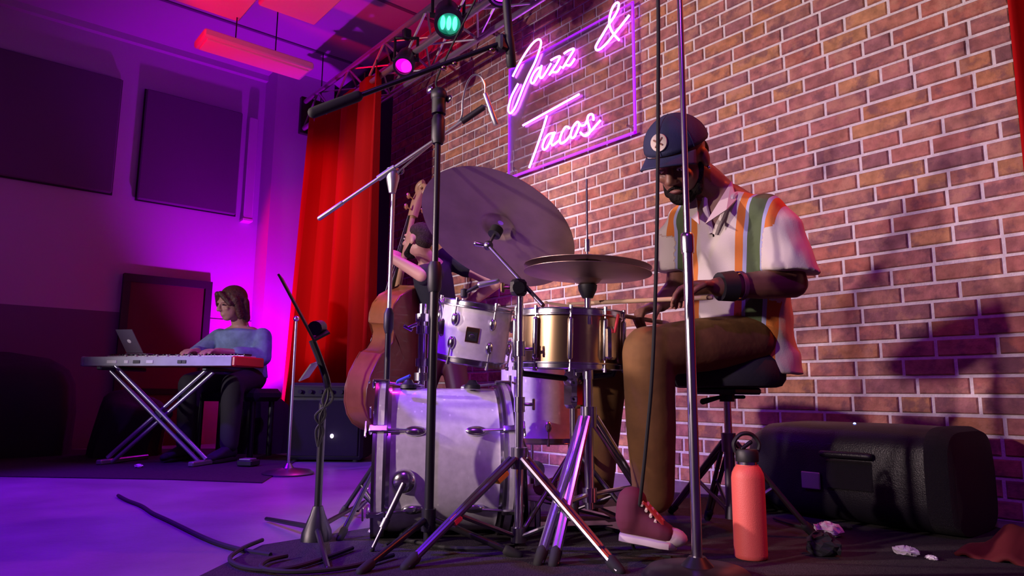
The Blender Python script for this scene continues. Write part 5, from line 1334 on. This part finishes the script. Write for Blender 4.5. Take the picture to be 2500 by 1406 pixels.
P, R3 = head(q, HC, hu, hf, 1.0); limb(q, [nk - UP * .02, HC - hu * .04 - hf * .03], [.058, .054])
limb(q, [shL, elL, wrL], [.052, .043, .030]); limb(q, [shR, elR, wrR], [.052, .043, .030])
for w_, th_ in ((wrL, -kx), (wrR, kx)): hand(q, w_, nrm(-kn + UP * .05), -UP, th_, 1.0, (.4, .35, .35, .4))
kneeL, kneeR = V(*(fp - kn * .34 + kx * .16)[:2], .50), V(*(fp - kn * .34 - kx * .16)[:2], .50)
for k_ in (kneeL, kneeR):
    limb(q, [pel + (kx if k_ is kneeL else -kx) * .09, k_, V(k_[0], k_[1], .09)], [.085, .058, .040])
body = obj('body', fuse(q, .0065, 5, OFF, 'body'), M['skin_light'], t)
for sg in (-1, 1):
    q = MB(); q.ell(P(sg * .033, .083, .006), (.012, .008, .005), R3, 10, 6); obj('eye', q, M['ebony'], body)
q = MB(); q.ell(P(0, -.022, .042), (.087, .098, .088), R3, 22, 14)
for sg in (-1, 1): q.cap(P(sg * .078, .015, .03), P(sg * .074, .0, -.095), .026, .020); q.cap(P(sg * .066, -.05, .0), P(sg * .055, -.055, -.115), .040, .030); q.cap(P(sg * .02, .082, .085), P(sg * .072, .058, .005), .020, .018)
q.cap(P(0, -.075, .0), P(0, -.075, -.11), .045, .035); obj('hair', fuse(q, .007, 3, OFF, 'hair'), M['hair_brown'], t)
q = MB(); q.loft([(c, sv * (w_ + .025), cf * (h_ + .025)) for c, w_, h_ in sp[:-1]] + [(nk - UP * .01, sv * .078, cf * .070)], 24)
limb(q, [shL, elL, elL + (wrL - elL) * .55], [.068, .064, .055], 16); limb(q, [shR, elR, elR + (wrR - elR) * .55], [.068, .064, .055], 16)
ks = obj('shirt', fuse(q, .008, 5, OFF, 'shirt'), M['denim_shirt'], t)
for sg in (-1, 1):
    a = nk + kx * sg * .07 + UP * .01 - kn * .02; b2 = nk + kx * sg * .085 - kn * .085 - UP * .05; c2 = nk - kn * .085 - UP * .045; th_ = -kn * .006
    q3 = MB(); q3.add([a, b2, c2, a + th_, b2 + th_, c2 + th_], [(2, 1, 0), (3, 4, 5), (0, 1, 4, 3), (1, 2, 5, 4), (2, 0, 3, 5)]); obj('collar', q3, M['denim_shirt'], ks, smooth=0, fix=True)
q = MB(); q.ell(pel - UP * .01, (.18, .15, .10))
for k_ in (kneeL, kneeR): limb(q, [pel + (kx if k_ is kneeL else -kx) * .09, k_, V(k_[0], k_[1], .11)], [.10, .075, .058], 16)
obj('trousers', fuse(q, .009, 6, OFF, 'trousers'), M['darkpants'], t)
for k_ in (kneeL, kneeR):
    h_ = V(k_[0], k_[1], .006) + kn * .06; sneaker(t, h_, h_ - kn * .27, UP, 1.0, 'tee', sole='rubber')
